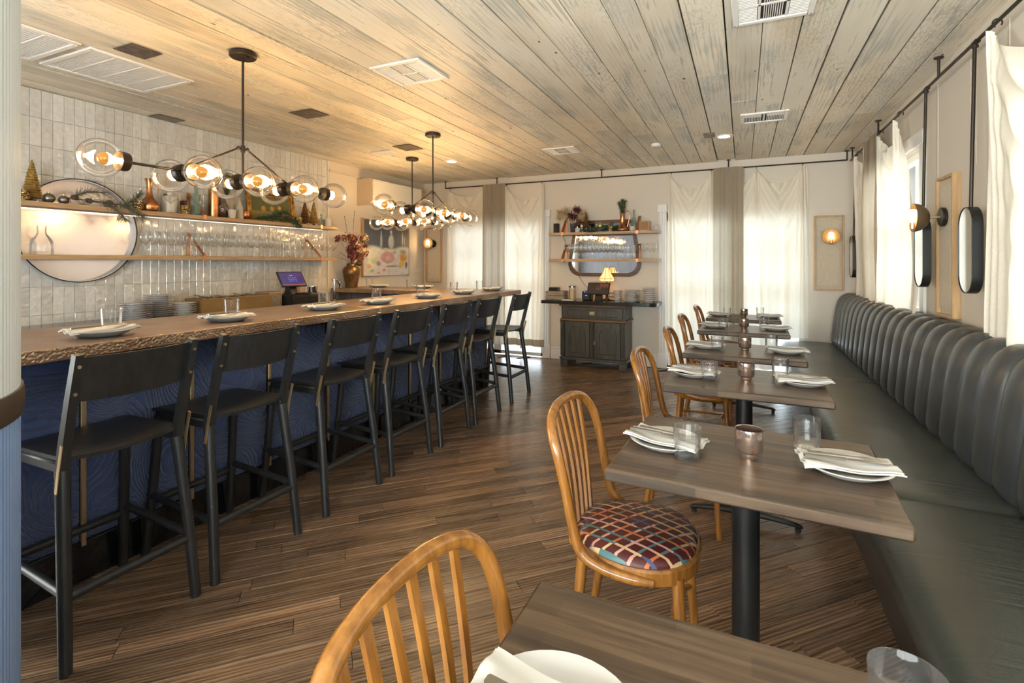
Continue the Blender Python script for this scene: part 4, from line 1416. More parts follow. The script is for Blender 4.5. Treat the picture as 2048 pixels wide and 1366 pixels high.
# ================================================================ sconces on linen panels
def sconce(loc, rz, label_p, label_s, w=.295):
    t = thing('linen_wall_panel', label_p, 'wall panel', loc, rz, 'oak framed linen wall panels')
    h = .86; d = .042
    b = B()
    for s in (-1, 1):
        b.box((s * (w / 2 - .009), -d / 2, 0), (.018, d, h), .002); b.box((0, -d / 2, s * (h / 2 - .009)), (w - .036, d, .018), .002)
    b.build('frame', M['oak_z'], t)
    b = B()
    def fn(u, v):
        e = min(u, 1 - u) * 8; f = min(v, 1 - v) * 20; q = min(1, e) * min(1, f)
        return ((u - .5) * (w - .036), -.022 - .012 * q, (v - .5) * (h - .036))
    b.grid(fn, 24, 50); b.build('linen_face', M['linen_panel'], t)
    z0 = .18
    Rz = Matrix.Rotation(rz, 4, 'Z')
    q = Rz @ Vector((0, -d * .82, z0))
    s = thing('wall_sconce', label_s, 'sconce', (loc[0] + q.x, loc[1] + q.y, loc[2] + q.z), rz, 'bronze dome wall sconces')
    b = B(); b.cyl((0, -.012, 0), .058, .024, 28, axis='Y', bev=.004); b.build('back_plate', M['bronze'], s)
    b = B(); b.tube([(0, -.02, 0), (0, -.075, 0)], .007, 10); b.cyl((0, -.05, 0), .011, .012, 12, axis='Y'); b.build('stem', M['brass'], s)
    b = B(); pr = []
    R_ = .088
    for k in range(11):
        a = PI / 2 * k / 10; pr.append((R_ * math.sin(a), -R_ * math.cos(a) * .95))
    for k in range(10, -1, -1):
        a = PI / 2 * k / 10; pr.append(((R_ - .003) * math.sin(a), -(R_ - .003) * math.cos(a) * .95))
    Q = Matrix.Translation((0, -.158, 0)) @ Matrix.Rotation(PI / 2, 4, 'X')
    b.lathe(pr, 32, Q); b.build('dome_shade', M['dome'], s)
    b = B(); b.cyl((0, -.16, -.05), .014, .045, 16, bev=.003); b.tube([(0, -.09, -.012), (0, -.12, -.055), (0, -.16, -.06)], .005, 8); b.build('socket', M['brass'], s)
    b = B(); b.lathe([(0, -.028), (.011, -.028), (.014, -.01), (.024, .012), (.027, .025), (.022, .042), (.012, .05), (0, .052)], 16, Matrix.Translation((0, -.16, 0))); b.build('bulb', M['bulb_small'], s)
sconce((.893, YB, 1.475), 0, 'oak framed linen panel right of the right curtains', 'dome sconce on the linen panel right of the right curtains')
sconce((-4.45, YB, 1.483), 0, 'oak framed linen panel at the far left of the back wall', 'dome sconce at the far left end of the back wall')
sconce((XR, 3.895, 1.467), -PI / 2, 'oak framed linen panel on the window wall between the pill mirrors', 'lit dome sconce on the window wall', .28)

# ================================================================ pill mirrors
def pill(y, label):
    t = thing('pill_mirror', label, 'mirror', (ROD_X - .0, y, 0), 0, 'black pill mirrors hung from the iron rod')
    w, z0, z1 = .185, 1.21, 1.655
    r = w / 2
    def outline(rr, n=16):
        pts = []
        for k in range(n + 1):
            a = PI * k / n; pts.append((rr * math.cos(a), z1 - r + rr * math.sin(a)))
        for k in range(n + 1):
            a = PI + PI * k / n; pts.append((rr * math.cos(a), z0 + r + rr * math.sin(a)))
        return pts
    o, i = outline(r), outline(r - .006)
    n = len(o); xf, xb, xm = -.045, .0, -.0435
    vv = [(xf, y_, z) for y_, z in o] + [(xb, y_, z) for y_, z in o] + [(xf, y_, z) for y_, z in i] + [(xm, y_, z) for y_, z in i]
    ff = []
    for k in range(n):
        l = (k + 1) % n
        ff += [(k, l, n + l, n + k), (k, 2 * n + k, 2 * n + l, l), (2 * n + k, 3 * n + k, 3 * n + l, 2 * n + l)]
    ff.append(tuple(n + k for k in range(n)))
    b = B(); b.add(vv, ff); b.build('rim', M['black_metal'], t)
    b = B(); b.add([(xm + .001, y_, z) for y_, z in i], [tuple(range(n))]); b.build('mirror_glass', M['silver_mirror'], t, smooth=False)
    b = B(); b.tube([(-.02, 0, z1 - .01), (-.004, 0, ROD_Z - .015)], .0085, 10); b.build('hanging_rod', M['bronze'], t)
    b = B(); b.cyl((0, 0, ROD_Z - .018), .014, .04, 12, axis='Y'); b.cyl((-.004, 0, ROD_Z - .04), .016, .01, 12); b.build('clamp', M['bronze'], t)
pill(3.34, 'black pill mirror nearest to the camera on the window wall')
pill(4.1, 'black pill mirror behind the lit wall sconce')
pill(6.36, 'black pill mirror in the far corner of the window wall')

# ================================================================ round lit mirror on the tiles
t = thing('round_mirror', 'large round lit mirror on the tiled wall behind the shelves', 'mirror', (XL + .015, 2.13, 1.61))
R_ = .392
Q = Matrix.Rotation(PI / 2, 4, 'Y')
b = B(); b.lathe([(R_ - .008, .012), (R_ - .008, .054), (R_, .054), (R_, 0), (R_ - .008, 0)], 80, Q); b.build('rim', M['grey_china'], t)
b = B(); b.lathe([(R_ - .005, .0545), (R_ - .005, .058), (R_ + .0015, .058), (R_ + .0015, .0545)], 80, Q); b.build('lip', M['bronze'], t)
b = B(); b.lathe([(R_ - .0085, .014), (R_ - .0085, .053), (R_ - .012, .053), (R_ - .012, .014)], 80, Q); b.build('rim_lining', M['white_metal'], t)
tm = NT('satin_mirror'); tm.set(color=(.93, .84, .83), rough=.2, metal=.85); M['satin'] = tm.m
b = B(); b.lathe([(0, .016), (R_ - .012, .016)], 80, Q); b.build('mirror_glass', M['satin'], t)

# ================================================================ tile wall shelves
def pine(b, path, n, ln, rr, flat=.5):
    path = spline(path, 8)
    for k in range(n):
        p = path[rr.randrange(len(path) - 1)]; q = path[min(len(path) - 1, rr.randrange(1, len(path)))]
        d = Vector((rr.gauss(0, 1), rr.gauss(0, 1), rr.gauss(0, flat))).normalized()
        i = rr.randrange(len(path) - 1)
        tg = (path[i + 1] - path[i]).normalized()
        d = (d + tg * 1.1).normalized(); p = path[i].lerp(path[i + 1], rr.random())
        e = p + d * ln * (.6 + .6 * rr.random()); e.z -= .1 * ln
        sd = d.orthogonal().normalized() * .0011
        m = (p + e) / 2 + Vector((0, 0, .1 * ln))
        b.add([p + sd, p - sd, m - sd, e, m + sd], [(0, 1, 2, 3, 4)])

def shelf(name, label, x0, x1, y0, y1, ztop, mat, led=None):
    t = thing(name, label, 'shelf', (0, 0, 0))
    b = B(); b.box(((x0 + x1) / 2, (y0 + y1) / 2, ztop - .0175), (x1 - x0, y1 - y0, .035), .002); b.build('board', mat, t)
    if led:
        b = B(); b.box(led[0], led[1], 0); b.build('led_strip', M['led'], t)
    return t
SX0, SX1 = XL + .016, -4.40
US, LS = 1.79, 1.425
su = shelf('wall_shelf', 'upper oak shelf on the tiled wall, holding the holiday decorations', SX0, SX1, 1.3, 4.62, US, M['oak_y'], ((SX0 + .06, 2.95, US - .0375), (.008, 3.2, .005)))
sl = shelf('wall_shelf', 'lower oak shelf on the tiled wall, holding the rows of glasses', SX0, SX1, 1.3, 4.62, LS, M['oak_y'])
for s, zt in ((su, US), (sl, LS)):
    for y in (2.98, 4.36):
        b = B()
        b.box((SX1 + .003, y, zt - .015), (.004, .03, .048), .001); b.box((SX1 - .01, y, zt + .003), (.03, .03, .004), .001); b.box((SX1 - .05, y, zt - .038), (.1, .03, .004), .001)
        b.bar((SX1 - .004, y, zt + .005), (SX0 + .004, y, zt + .21), .03, .004, up=(1, 0, 1))
        b.box((SX0 + .003, y, zt + .11), (.004, .03, .22), .001)
        b.build('copper_strap', M['copper_strap'], s)

def vessel(name, label, cat, prof, mat, loc, seg=24, group=None, extra=None, fl=0, nf=0):
    b = B(); b.lathe(prof, seg, fl=fl, nf=nf); o = b.build(name, mat, None, loc=loc); tag(o, label, cat, group)
    if extra: extra(o)
    return o
SV = [(0, 0), (.036, 0), (.038, .003), (.038, .074), (.036, .074), (.035, .01), (0, .008)]
gV = 'gold textured votive holders'
vessel('gold_votive', 'gold textured votive cup beside the fluted column', 'candle holder', SV, M['gold_scale'], (-4.46, 1.74, US), 20, gV)
vessel('gold_votive', 'gold textured votive cup left of the copper jug', 'candle holder', SV, M['gold_scale'], (-4.44, 2.45, US), 20, gV)
vessel('gold_votive', 'gold textured votive cup left of the aqua bottle', 'candle holder', SV, M['gold_scale'], (-4.44, 2.83, US), 20, gV)
vessel('gold_votive', 'gold textured votive cup in front of the gilt-framed picture', 'candle holder', SV, M['gold_scale'], (-4.44, 4.07, US), 20, gV)

def brush_tree(loc, h, r, mat, label, seed):
    t = thing('bottle_brush_tree', label, 'ornament', loc, 0, 'bottle brush trees')
    rr = random.Random(seed)
    b = B(); b.lathe([(0, 0), (.022, 0), (.022, .012), (.006, .02), (.005, .04), (0, .04)], 14); b.build('stand', M['pewter'], t)
    b = B(); prof = []; n = 16
    for k in range(n):
        f = k / (n - 1); rr_ = r * (1 - f) ** .85 + .003
        z = .03 + (h - .03) * f
        prof += [(rr_ * .82, z), (rr_, z + .004)]
    prof = [(0, .03)] + prof + [(0, h)]
    b.lathe(prof, 22, fl=.05, nf=9)
    b.build('bristle_cone', mat, t)
    b = B()
    for k in range(900):
        f = rr.random() ** 1.3; rad_ = (r * (1 - f) ** .85 + .003); a = rr.random() * 2 * PI; z = .03 + (h - .03) * f
        p = Vector((rad_ * .8 * math.cos(a), rad_ * .8 * math.sin(a), z)); e = Vector((rad_ * 1.12 * math.cos(a), rad_ * 1.12 * math.sin(a), z + .003))
        b.add([p + Vector((0, 0, .0008)), p - Vector((0, 0, .0008)), e], [(0, 1, 2)])
    o = b.build('bristles', mat, t, smooth=False); o['kind'] = 'stuff'
brush_tree((-4.52, 1.815, US), .295, .058, M['gold_brush'], 'gold bottle brush tree beside the fluted column', 1)
brush_tree((-4.5, 4.215, US), .275, .055, M['brown_brush'], 'brown bottle brush tree right of the gilt-framed picture', 2)
brush_tree((-4.49, 4.335, US), .285, .052, M['gold_brush'], 'gold bottle brush tree next to the brown one', 3)
def bauble(loc, r, label, mat):
    b = B(); b.ball((0, 0, r), r, 18, 10); o = b.build('bauble', mat, None, loc=loc); tag(o, label, 'ornament', 'pewter baubles')
    b = B(); b.cyl((0, 0, 2 * r + .004), .008, .012, 10); b.build('cap', M['brass'], o)
bauble((-4.5, 1.9, US), .037, 'large pewter bauble on the upper shelf', M['ball_dark'])
bauble((-4.49, 1.982, US), .033, 'smaller pewter bauble right of the large one on the upper shelf', M['ball_dark'])
def garland(name, label, paths, n, ln, mat, seed, cones=()):
    t = thing(name, label, 'garland', tuple(paths[0][0]))
    o0 = Vector(paths[0][0])
    rr = random.Random(seed)
    for p in paths:
        q = B(); q.tube(spline([Vector(x) - o0 for x in p], 5), .0035, 6); q.build('twig', M['twig'], t)
    q = B()
    for p in paths: pine(q, [Vector(x) - o0 for x in p], n, ln, rr)
    o = q.build('needles', mat, t, smooth=False); o['kind'] = 'stuff'
    for c in cones:
        q = B(); q.lathe([(0, -.025), (.012, -.02), (.02, -.008), (.016, -.004), (.021, .004), (.015, .009), (.016, .016), (0, .026)], 12, Matrix.Translation(Vector(c) - o0) @ Matrix.Rotation(1.2, 4, 'X')); q.build('pine_cone', M['twig'], t)
    return t
garland('pine_garland', 'dry pine garland with cones in front of the round mirror', [
    [(-4.48, 1.98, US + .05), (-4.45, 2.15, US + .04), (-4.44, 2.32, US + .03), (-4.43, 2.48, US + .05)],
    [(-4.45, 2.02, US + .06), (-4.43, 2.1, US + .1), (-4.42, 2.2, US + .11)],
    [(-4.43, 2.2, US + .03), (-4.385, 2.28, US - .03), (-4.38, 2.32, US - .09)],
    [(-4.42, 2.3, US + .03), (-4.385, 2.38, US - .01), (-4.38, 2.46, US - .06)],
    [(-4.44, 2.35, US + .03), (-4.43, 2.42, US + .08), (-4.42, 2.45, US + .12)]], 210, .075, M['frost_needle'], 4, [(-4.45, 2.03, US + .055), (-4.44, 2.25, US + .04), (-4.45, 2.12, US + .04)])
garland('pine_garland', 'green pine garland in front of the gilt-framed picture', [
    [(-4.44, 3.55, US + .03), (-4.43, 3.7, US + .05), (-4.43, 3.85, US + .06), (-4.42, 4.02, US + .03)],
    [(-4.42, 3.5, US + .02), (-4.42, 3.66, US + .03), (-4.42, 3.8, US + .03)],
    [(-4.42, 3.72, US + .05), (-4.43, 3.8, US + .1), (-4.43, 3.9, US + .1)],
    [(-4.42, 3.85, US + .05), (-4.39, 3.95, US + .01), (-4.38, 4.02, US - .02)]], 420, .07, M['green_needle'], 5, [(-4.42, 3.83, US + .09), (-4.42, 3.9, US + .06)])

# copper jug
o = vessel('copper_jug', 'tall copper jug with thin handle on the upper shelf', 'jug', [(0, 0), (.045, 0), (.062, .012), (.07, .04), (.066, .07), (.045, .1), (.026, .13), (.021, .17), (.021, .22), (.03, .262), (.034, .275), (.031, .275), (.018, .22), (0, .2)], M['copper'], (-4.49, 2.565, US), 30)
b = B(); b.tube(spline([(.0, .03, .25), (.0, .062, .255), (.0, .07, .2), (.0, .058, .11)], 6), .004, 8); b.build('handle', M['copper'], o)
COUPE = [(0, 0), (.034, 0), (.034, .003), (.006, .008), (.004, .02), (.004, .08), (.012, .088), (.038, .108), (.048, .135), (.05, .148)]
vessel('coupe_glass', 'clear coupe glass beside the copper jug', 'glass', COUPE, M['glass'], (-4.43, 2.7, US), 20)
o = vessel('stoneware_flask', 'pale stoneware flask with dark wooden grip', 'flask', [(0, 0), (.055, 0), (.062, .01), (.062, .12), (.05, .15), (.022, .165), (.02, .195), (.018, .195), (0, .18)], M['cream_ceramic'], (-4.54, 2.76, US), 22)
b = B(); b.tube([(.0, -.05, .165), (.0, .06, .15)], .008, 8); b.build('grip', M['darkwood'], o)
b = B(); b.box((0, 0, .065), (.06, .025, .13), .002); tag(b.build('wooden_block', M['darkwood'], None, loc=(-4.54, 2.88, US)), 'small dark wooden block behind the aqua bottle', 'block')
o = vessel('glass_bottle', 'tall aqua glass bottle on the upper shelf', 'bottle', [(0, 0), (.036, 0), (.039, .006), (.039, .13), (.034, .155), (.016, .19), (.014, .24), (.017, .243), (.017, .262), (.012, .262), (.011, .2), (0, .19)], M['aqua_glass'], (-4.47, 2.945, US), 22)
b = B(); b.cyl((0, 0, .268), .012, .024, 12); b.build('stopper', M['twig'], o)
b = B(); b.box((0, 0, .1), (.012, .02, .2), .002); b.box((0, .02, .015), (.05, .08, .03), .002); tag(b.build('wooden_stand', M['oak_z'], None, loc=(-4.55, 3.03, US)), 'small wooden stand beside the copper cylinder', 'stand')
vessel('copper_cylinder', 'tall copper cylinder on the upper shelf', 'vase', [(0, 0), (.04, 0), (.041, .004), (.041, .275), (.038, .278), (.036, .27), (.036, .02), (0, .01)], M['copper'], (-4.47, 3.11, US), 26)
vessel('pear_vase', 'hammered pewter pear-shaped vase on the upper shelf', 'vase', [(0, 0), (.04, 0), (.062, .02), (.074, .06), (.07, .1), (.05, .15), (.034, .19), (.026, .22), (.02, .225), (0, .215)], M['pewter'], (-4.54, 3.235, US), 26)
o = vessel('candle_cup', 'ribbed white candle cup on the upper shelf', 'candle', [(0, 0), (.026, 0), (.028, .003), (.039, .08), (.0375, .08), (.027, .01), (0, .01)], M['cream_ceramic'], (-4.43, 3.27, US), 40, None, None, .02, 20)
b = B(); b.cyl((0, 0, .04), .033, .045, 16); b.build('wax_fill', M['wax'], o)
vessel('stoneware_bottle', 'tall beige stoneware bottle on the upper shelf', 'bottle', [(0, 0), (.036, 0), (.038, .004), (.038, .09), (.03, .125), (.016, .16), (.013, .19), (.015, .198), (.012, .2), (0, .19)], M['beige_ceramic'], (-4.47, 3.375, US), 22)
b = B(); b.tube([(0, 0, .0), (0, 0, .27)], .008, 10); tag(b.build('wooden_dowel', M['oak_z'], None, loc=(-4.56, 3.40, US)), 'thin wooden dowel standing behind the beige bottle', 'dowel')
vessel('copper_sphere', 'dark copper sphere vase on the upper shelf', 'vase', [(0, 0), (.022, 0), (.042, .016), (.052, .05), (.042, .085), (.02, .1), (.016, .1), (0, .09)], M['copper'], (-4.5, 3.46, US), 24)

# paintings
def hsh(u, v, k):
    q = math.sin(u * 127.1 * k + v * 311.7 * k) * 43758.5453
    return q - math.floor(q)
def lerp3(a, b_, t): return tuple(x + (y - x) * t for x, y in zip(a, b_))
def paint(u, v, base, shapes):
    c = base(u, v)
    for (cx, cy, rx, ry, colr, soft) in shapes:
        wob = 1 + .035 * math.sin(5 * math.atan2(v - cy, u - cx) + cx * 40)
        d = math.sqrt(((u - cx) / rx) ** 2 + ((v - cy) / ry) ** 2) * wob
        if d < 1:
            t_ = min(1, (1 - d) / soft); sh = .8 + .35 * max(0, min(1, .5 + (v - cy) / ry * .35 - (u - cx) / rx * .25))
            c = lerp3(c, tuple(x * sh for x in colr), t_)
    n = .93 + .14 * (.5 * math.sin(u * 31 + v * 17) * math.sin(v * 43 - u * 11) + .5)
    return tuple(x * n for x in c)
def gbase(u, v):
    g = (.09, .095, .03)
    return lerp3(g, (.26, .21, .07), max(0, min(1, (.34 - v) / .06)))
pshapes = [(.3, .4, .07, .13, (.5, .25, .03), .4), (.52, .42, .06, .12, (.5, .28, .03), .4), (.72, .44, .06, .14, (.55, .3, .04), .4), (.45, .2, .3, .06, (.2, .17, .07), .9)]
t = thing('gilt_framed_picture', 'gilt-framed still life of pears leaning on the upper shelf', 'picture', (-4.565, 3.83, US), PI / 2)
t.rotation_euler = (rad(-7), 0, PI / 2)
pw, ph, fw = .6, .34, .07
printed('canvas', pw - 2 * fw + .02, ph - 2 * fw + .02 + .06, lambda u, v: paint(u, v, gbase, pshapes), M['print_matte'], t, Matrix.Translation((0, -.01, ph / 2)), 60, 40)
b = B()
for s in (-1, 1):
    for k, (d_, w_) in enumerate(((.03, .024), (.022, .026), (.012, .02))):
        off = pw / 2 - .012 - k * .022
        b.box((s * off, -d_ / 2, ph / 2), (w_, d_, ph - k * .044), .006)
        b.box((0, -d_ / 2, ph / 2 + s * (ph / 2 - .012 - k * .022)), (pw - k * .044, d_, w_), .006)
b.build('gilt_frame', M['gold_leaf'], t)
vessel('small_bottle', 'small clear aqua bottle at the shelf end', 'bottle', [(0, 0), (.027, 0), (.028, .004), (.028, .07), (.012, .095), (.01, .135), (.012, .14), (.009, .14), (0, .1)], M['aqua_glass'], (-4.47, 4.425, US), 18)
vessel('small_bottle', 'small frosted bottle beside the little wooden box', 'bottle', [(0, 0), (.034, 0), (.036, .004), (.036, .08), (.026, .095), (.009, .105), (.008, .13), (.011, .135), (0, .135)], M['cream_ceramic'], (-4.46, 4.52, US), 18)
b = B(); b.box((0, 0, .04), (.06, .08, .08), .003); o = b.build('wooden_box', M['oak_y'], None, loc=(-4.53, 4.555, US)); tag(o, 'little wooden box at the right end of the upper shelf', 'box')
b = B(); b.box((0, 0, .082), (.064, .084, .008), .002); b.build('lid', M['oak_y'], o)
# tall pine sprig behind the near chandelier
garland('pine_sprig', 'green pine sprig standing up behind the near chandelier', [[(-4.53, 3.28, US + .2), (-4.53, 3.285, US + .33), (-4.53, 3.28, US + .44)], [(-4.53, 3.28, US + .22), (-4.52, 3.31, US + .32), (-4.52, 3.32, US + .4)]], 260, .06, M['green_needle'], 6)

# lower shelf glassware
o = vessel('glass_carafe', 'clear glass carafe on the lower shelf in front of the mirror', 'carafe', [(0, 0), (.062, 0), (.066, .006), (.066, .07), (.058, .105), (.03, .14), (.026, .15), (.028, .2), (.03, .205), (.027, .205), (.024, .15), (.054, .1), (.061, .07), (.061, .02), (0, .016)], M['glass'], (-4.5, 1.86, LS), 28)
WINE = [(0, 0), (.032, 0), (.032, .002), (.006, .006), (.0038, .015), (.0038, .09), (.012, .098), (.032, .118), (.039, .145), (.037, .175), (.031, .208)]
wine_me = B().lathe(WINE, 16).mesh('wine_glass'); wine_me.materials.append(M['glass'])
coupe_me = B().lathe(COUPE, 16).mesh('coupe'); coupe_me.materials.append(M['glass'])
HB = [(0, .004), (.031, .001), (.032, .003), (.036, .088), (.0355, .0895)]
hb_me = B().lathe(HB, 16).mesh('stacking_glass'); hb_me.materials.append(M['glass'])
for r in range(2):
    for k in range(17):
        x, y = -4.445 - r * .09, 2.55 + k * .077 + r * .01
        if abs(y - 2.98) < .03 and r == 0: continue
        o = obj('wine_glass', wine_me, None, (x, y, LS))
        tag(o, '%s wine glass from the round mirror, %s row on the lower bar shelf' % (ORDN[k], ('front', 'back')[r]), 'glass', 'wine glasses on the lower bar shelf')
for k in range(4):
    for h in range(2):
        for r in range(2):
            o = obj('stacking_glass', hb_me, None, (-4.45 - r * .085, 3.91 + k * .08, LS + .001 + h * .0905)); tag(o, '%s tumbler of the %s %s stack from the left, lower bar shelf' % (('bottom', 'top')[h], ORDN[k], ('front', 'back')[r]), 'glass', 'stacked tumblers on the lower bar shelf')
for k in range(5):
    for r in range(2):
        y = 4.27 + k * .08 + r * .01
        if y > 4.6: continue
        if r == 0 and abs(y - 4.36) < .03: continue
        o = obj('wine_glass', coupe_me, None, (-4.45 - r * .11, y, LS)); tag(o, '%s coupe glass from the stacked tumblers, %s row, lower bar shelf' % (ORDN[k], ('front', 'back')[r]), 'glass', 'coupe glasses on the lower bar shelf')

# ================================================================ back counter clutter
def stack(cx, cy, z, n, r, th, label, group, mat, jitter=.004):
    pm = B().lathe([(0, 0), (r * .6, 0), (r * .62, th * .3), (r, th * .8), (r, th * .95), (r * .95, th * .95), (r * .6, th * .5), (0, th * .5)], 28).mesh('plate'); pm.materials.append(mat)
    for k in range(n):
        o = obj('stacked_plate', pm, None, (cx + RN.uniform(-jitter, jitter), cy + RN.uniform(-jitter, jitter), z + k * th * .97))
        tag(o, label + ', %s from the bottom' % ORDN[k], 'plate', group)
CZ = .9205
stack(-4.34, 2.38, CZ, 8, .11, .0165, 'grey plate in the left stack behind the bar', 'left plate stack behind the bar', M['grey_china'])
stack(-4.46, 2.62, CZ, 11, .115, .0165, 'grey plate in the tall middle stack behind the bar', 'middle plate stack behind the bar', M['grey_china'])
stack(-4.3, 2.74, CZ, 6, .085, .019, 'small pale plate in the right stack behind the bar', 'right plate stack behind the bar', M['white_china'])
t = thing('woven_basket', 'long woven basket of cutlery behind the bar', 'basket', (-4.38, 3.22, CZ))
b = B()
for s in (-1, 1):
    b.box((s * .11, 0, .06), (.016, .72, .12), .006); b.box((0, s * .352, .06), (.22, .016, .12), .006)
b.box((0, 0, .008), (.22, .7, .012)); b.build('basket_wall', M['basket'], t)
b = B(); b.tube([(-.11, -.355, .12), (.11, -.355, .12), (.11, .355, .12), (-.11, .355, .12)], .011, 8, True); b.build('rim', M['basket'], t)
rr = random.Random(3)
for k in range(16):
    y = 2.92 + k * .038; wh = ORDN[k]
    o = obj('spare_fork', fork_me if k % 2 else knife_me, None, (-4.38 + rr.uniform(-.03, .03), y, CZ + .135)); o.rotation_euler = (rr.uniform(-.4, .4), rr.uniform(-.25, .05), rr.uniform(-.6, .6) + PI * (k % 2))
    tag(o, 'steel cutlery piece lying in the woven basket, %s from the left' % wh, 'cutlery', 'cutlery in the basket behind the bar')
t = thing('grey_basket', 'small grey wicker basket beside the till', 'basket', (-4.42, 3.67, CZ))
b = B()
for s in (-1, 1): b.box((s * .1, 0, .07), (.014, .15, .14), .005); b.box((0, s * .068, .07), (.2, .014, .14), .005)
b.box((0, 0, .008), (.2, .14, .012)); b.build('basket_wall', M['crate'], t)
b = B(); b.tube([(-.1, -.07, .14), (.1, -.07, .14), (.1, .07, .14), (-.1, .07, .14)], .01, 8, True); b.build('rim', M['oak'], t)
# till drawer and tablet
t = thing('cash_drawer', 'black cash drawer under the register tablet', 'cash drawer', (-4.36, 3.99, CZ))
b = B(); b.box((0, 0, .055), (.36, .44, .11), .004); b.build('housing', M['black_metal'], t)
b = B(); b.box((.182, 0, .052), (.008, .4, .085), .002); d_ = b.build('drawer_front', M['black_metal'], t)
b = B(); b.cyl((.189, 0, .052), .012, .008, 14, axis='X'); b.build('lock', M['chrome'], d_)
b = B(); b.box((.187, 0, .075), (.002, .3, .004)); b.box((.187, 0, .035), (.002, .3, .004)); b.build('slot', M['dark_gap'], d_)
def tablet(loc, rz, label, screenfn, w=.3, h=.19, tilt=35, wood=True):
    t = thing('register_tablet', label, 'tablet', loc, rz)
    Mx = Matrix.Translation((0, -.01, .16)) @ Matrix.Rotation(rad(-tilt), 4, 'X')
    b = B(); b.box((0, 0, 0), (w, .014, h), .004, Mx); b.build('case', M['screen_black'], t)
    printed('screen', w - .03, h - .03, screenfn, M['screen'], t, Mx @ Matrix.Translation((0, -.0075, 0)), 60, 40)
    b = B(); b.prism([(-.07, 0), (.08, 0), (.055, .02), (.03, .14), (.01, .17), (-.02, .1), (-.055, .02)], -.04, .04, Matrix.Rotation(PI / 2, 4, 'Z') @ Matrix.Rotation(PI / 2, 4, 'X')); b.build('stand', M['screen_black'], t)
    return t
def keypad(u, v):
    c = lerp3((.02, .02, .1), (.045, .02, .09), u)
    for i in range(4):
        for j in range(3):
            if ((u - .36 - i * .1) / .028) ** 2 + ((v - .32 - j * .14) / .042) ** 2 < 1: c = (.09, .12, .4)
    if abs(v - .78) < .02 and abs(u - .5) < .07: c = (.5, .5, .6)
    if v < .08: c = (.16, .05, .05)
    return c
tablet((-4.36, 3.9, CZ + .11), PI / 2 - .12, 'register tablet with blue keypad screen behind the bar', keypad)
b = B(); b.cyl((0, 0, .045), .055, .09, 24, bev=.004); tag(b.build('wooden_canister', M['oak_z'], None, loc=(-4.47, 4.05, CZ + .11)), 'round wooden canister behind the register tablet', 'canister')
vessel('metal_pot', 'small steel pot on the cash drawer', 'pot', [(0, 0), (.045, 0), (.05, .005), (.052, .075), (.05, .075), (.047, .008), (0, .006)], M['chrome'], (-4.3, 4.13, CZ + .11), 22)
vessel('wooden_dish', 'low dark dish on the cash drawer', 'dish', [(0, 0), (.06, 0), (.085, .012), (.083, .015), (.055, .005), (0, .005)], M['darkwood'], (-4.27, 3.98, CZ + .11), 22)
t = thing('bar_tap', 'chrome tap tower beside the bar return', 'tap', (-4.3, 4.46, CZ))
b = B(); b.lathe([(0, 0), (.04, 0), (.04, .01), (.016, .02), (.014, .24), (0, .24)], 18); b.build('tower', M['chrome'], t)
b = B(); b.cyl((0, 0, .25), .034, .02, 18, bev=.004); b.build('cap', M['chrome'], t)
b = B(); b.tube(spline([(0, .0, .21), (.02, .05, .22), (.03, .07, .19), (.03, .072, .15)], 5), .007, 8); b.build('spout', M['chrome'], t)
b = B(); b.tube([(.0, .02, .25), (.01, .07, .2), (.01, .085, .14)], [.006, .007, .01], 8); b.build('handle', M['black_metal'], t)

# ================================================================ vase with dried flowers
vessel('bronze_vase', 'fluted bronze vase at the end of the bar return', 'vase', [(0, 0), (.07, 0), (.074, .006), (.078, .05), (.1, .16), (.108, .215), (.095, .25), (.06, .275), (.055, .295), (.064, .3), (.06, .303), (.05, .29), (0, .27)], M['vase'], (-4.49, 4.95, BZ + .0005), 60, None, None, .018, 20)
t = thing('dried_bouquet', 'dried red and straw flowers with tall twigs in the bronze vase', 'flowers', (-4.49, 4.95, BZ + .285))
rr = random.Random(8)
for k in range(26):
    a = rr.random() * 2 * PI; sp = .04 + rr.random() * .17; h = .1 + rr.random() * .3
    if k < 2: sp, h, a = (.05, .68, 1.5) if k else (.12, .6, -1.6)
    p = [(0, 0, -.15), (sp * .25 * math.cos(a), sp * .25 * math.sin(a), h * .35), (sp * math.cos(a), sp * math.sin(a), h)]
    path = spline(p, 6)
    b = B(); b.tube(path, .0022, 5)
    if k < 2:
        for q in path[4:]: b.ball(q + Vector((rr.uniform(-.004, .004), .003, 0)), .0045, 6, 4, (1, 1, 1.6))
    b.build('stem', M['twig'], t)
    if k >= 2:
        m_ = [M['dried_red'], M['dried_orange'], M['dried_tan'], M['burgundy'], M['dried_red']][k % 5]
        b = B(); e = path[-1]
        for j in range(46):
            d = Vector((rr.gauss(0, 1), rr.gauss(0, 1), rr.gauss(.2, 1))).normalized()
            c = e + d * (.012 + rr.random() * .035) - Vector((0, 0, rr.random() * .07)); s1 = d.orthogonal().normalized() * (.011 + rr.random() * .01); s2 = d.cross(s1)
            b.add([c - s1, c + s2 * .7, c + s1 + d * .006, c - s2 * .7], [(0, 1, 2, 3)])
        b.build('flower_head', m_, t, smooth=False)
b = B()
for k in range(160):
    d = Vector((.3 + rr.gauss(0, .35), .9 + rr.gauss(0, .4), .55 + rr.gauss(0, .45))).normalized(); p = Vector((.02, .07, .06))
    e = p + d * (.1 + rr.random() * .07); s1 = d.orthogonal().normalized() * .0012
    b.add([p + s1, p - s1, e], [(0, 1, 2)])
b.build('straw_fan', M['dried_tan'], t, smooth=False)
b = B(); b.ball((.05, .085, .02), .045, 14, 8, (1, 1, .8)); b.build('seed_head', M['twig'], t)

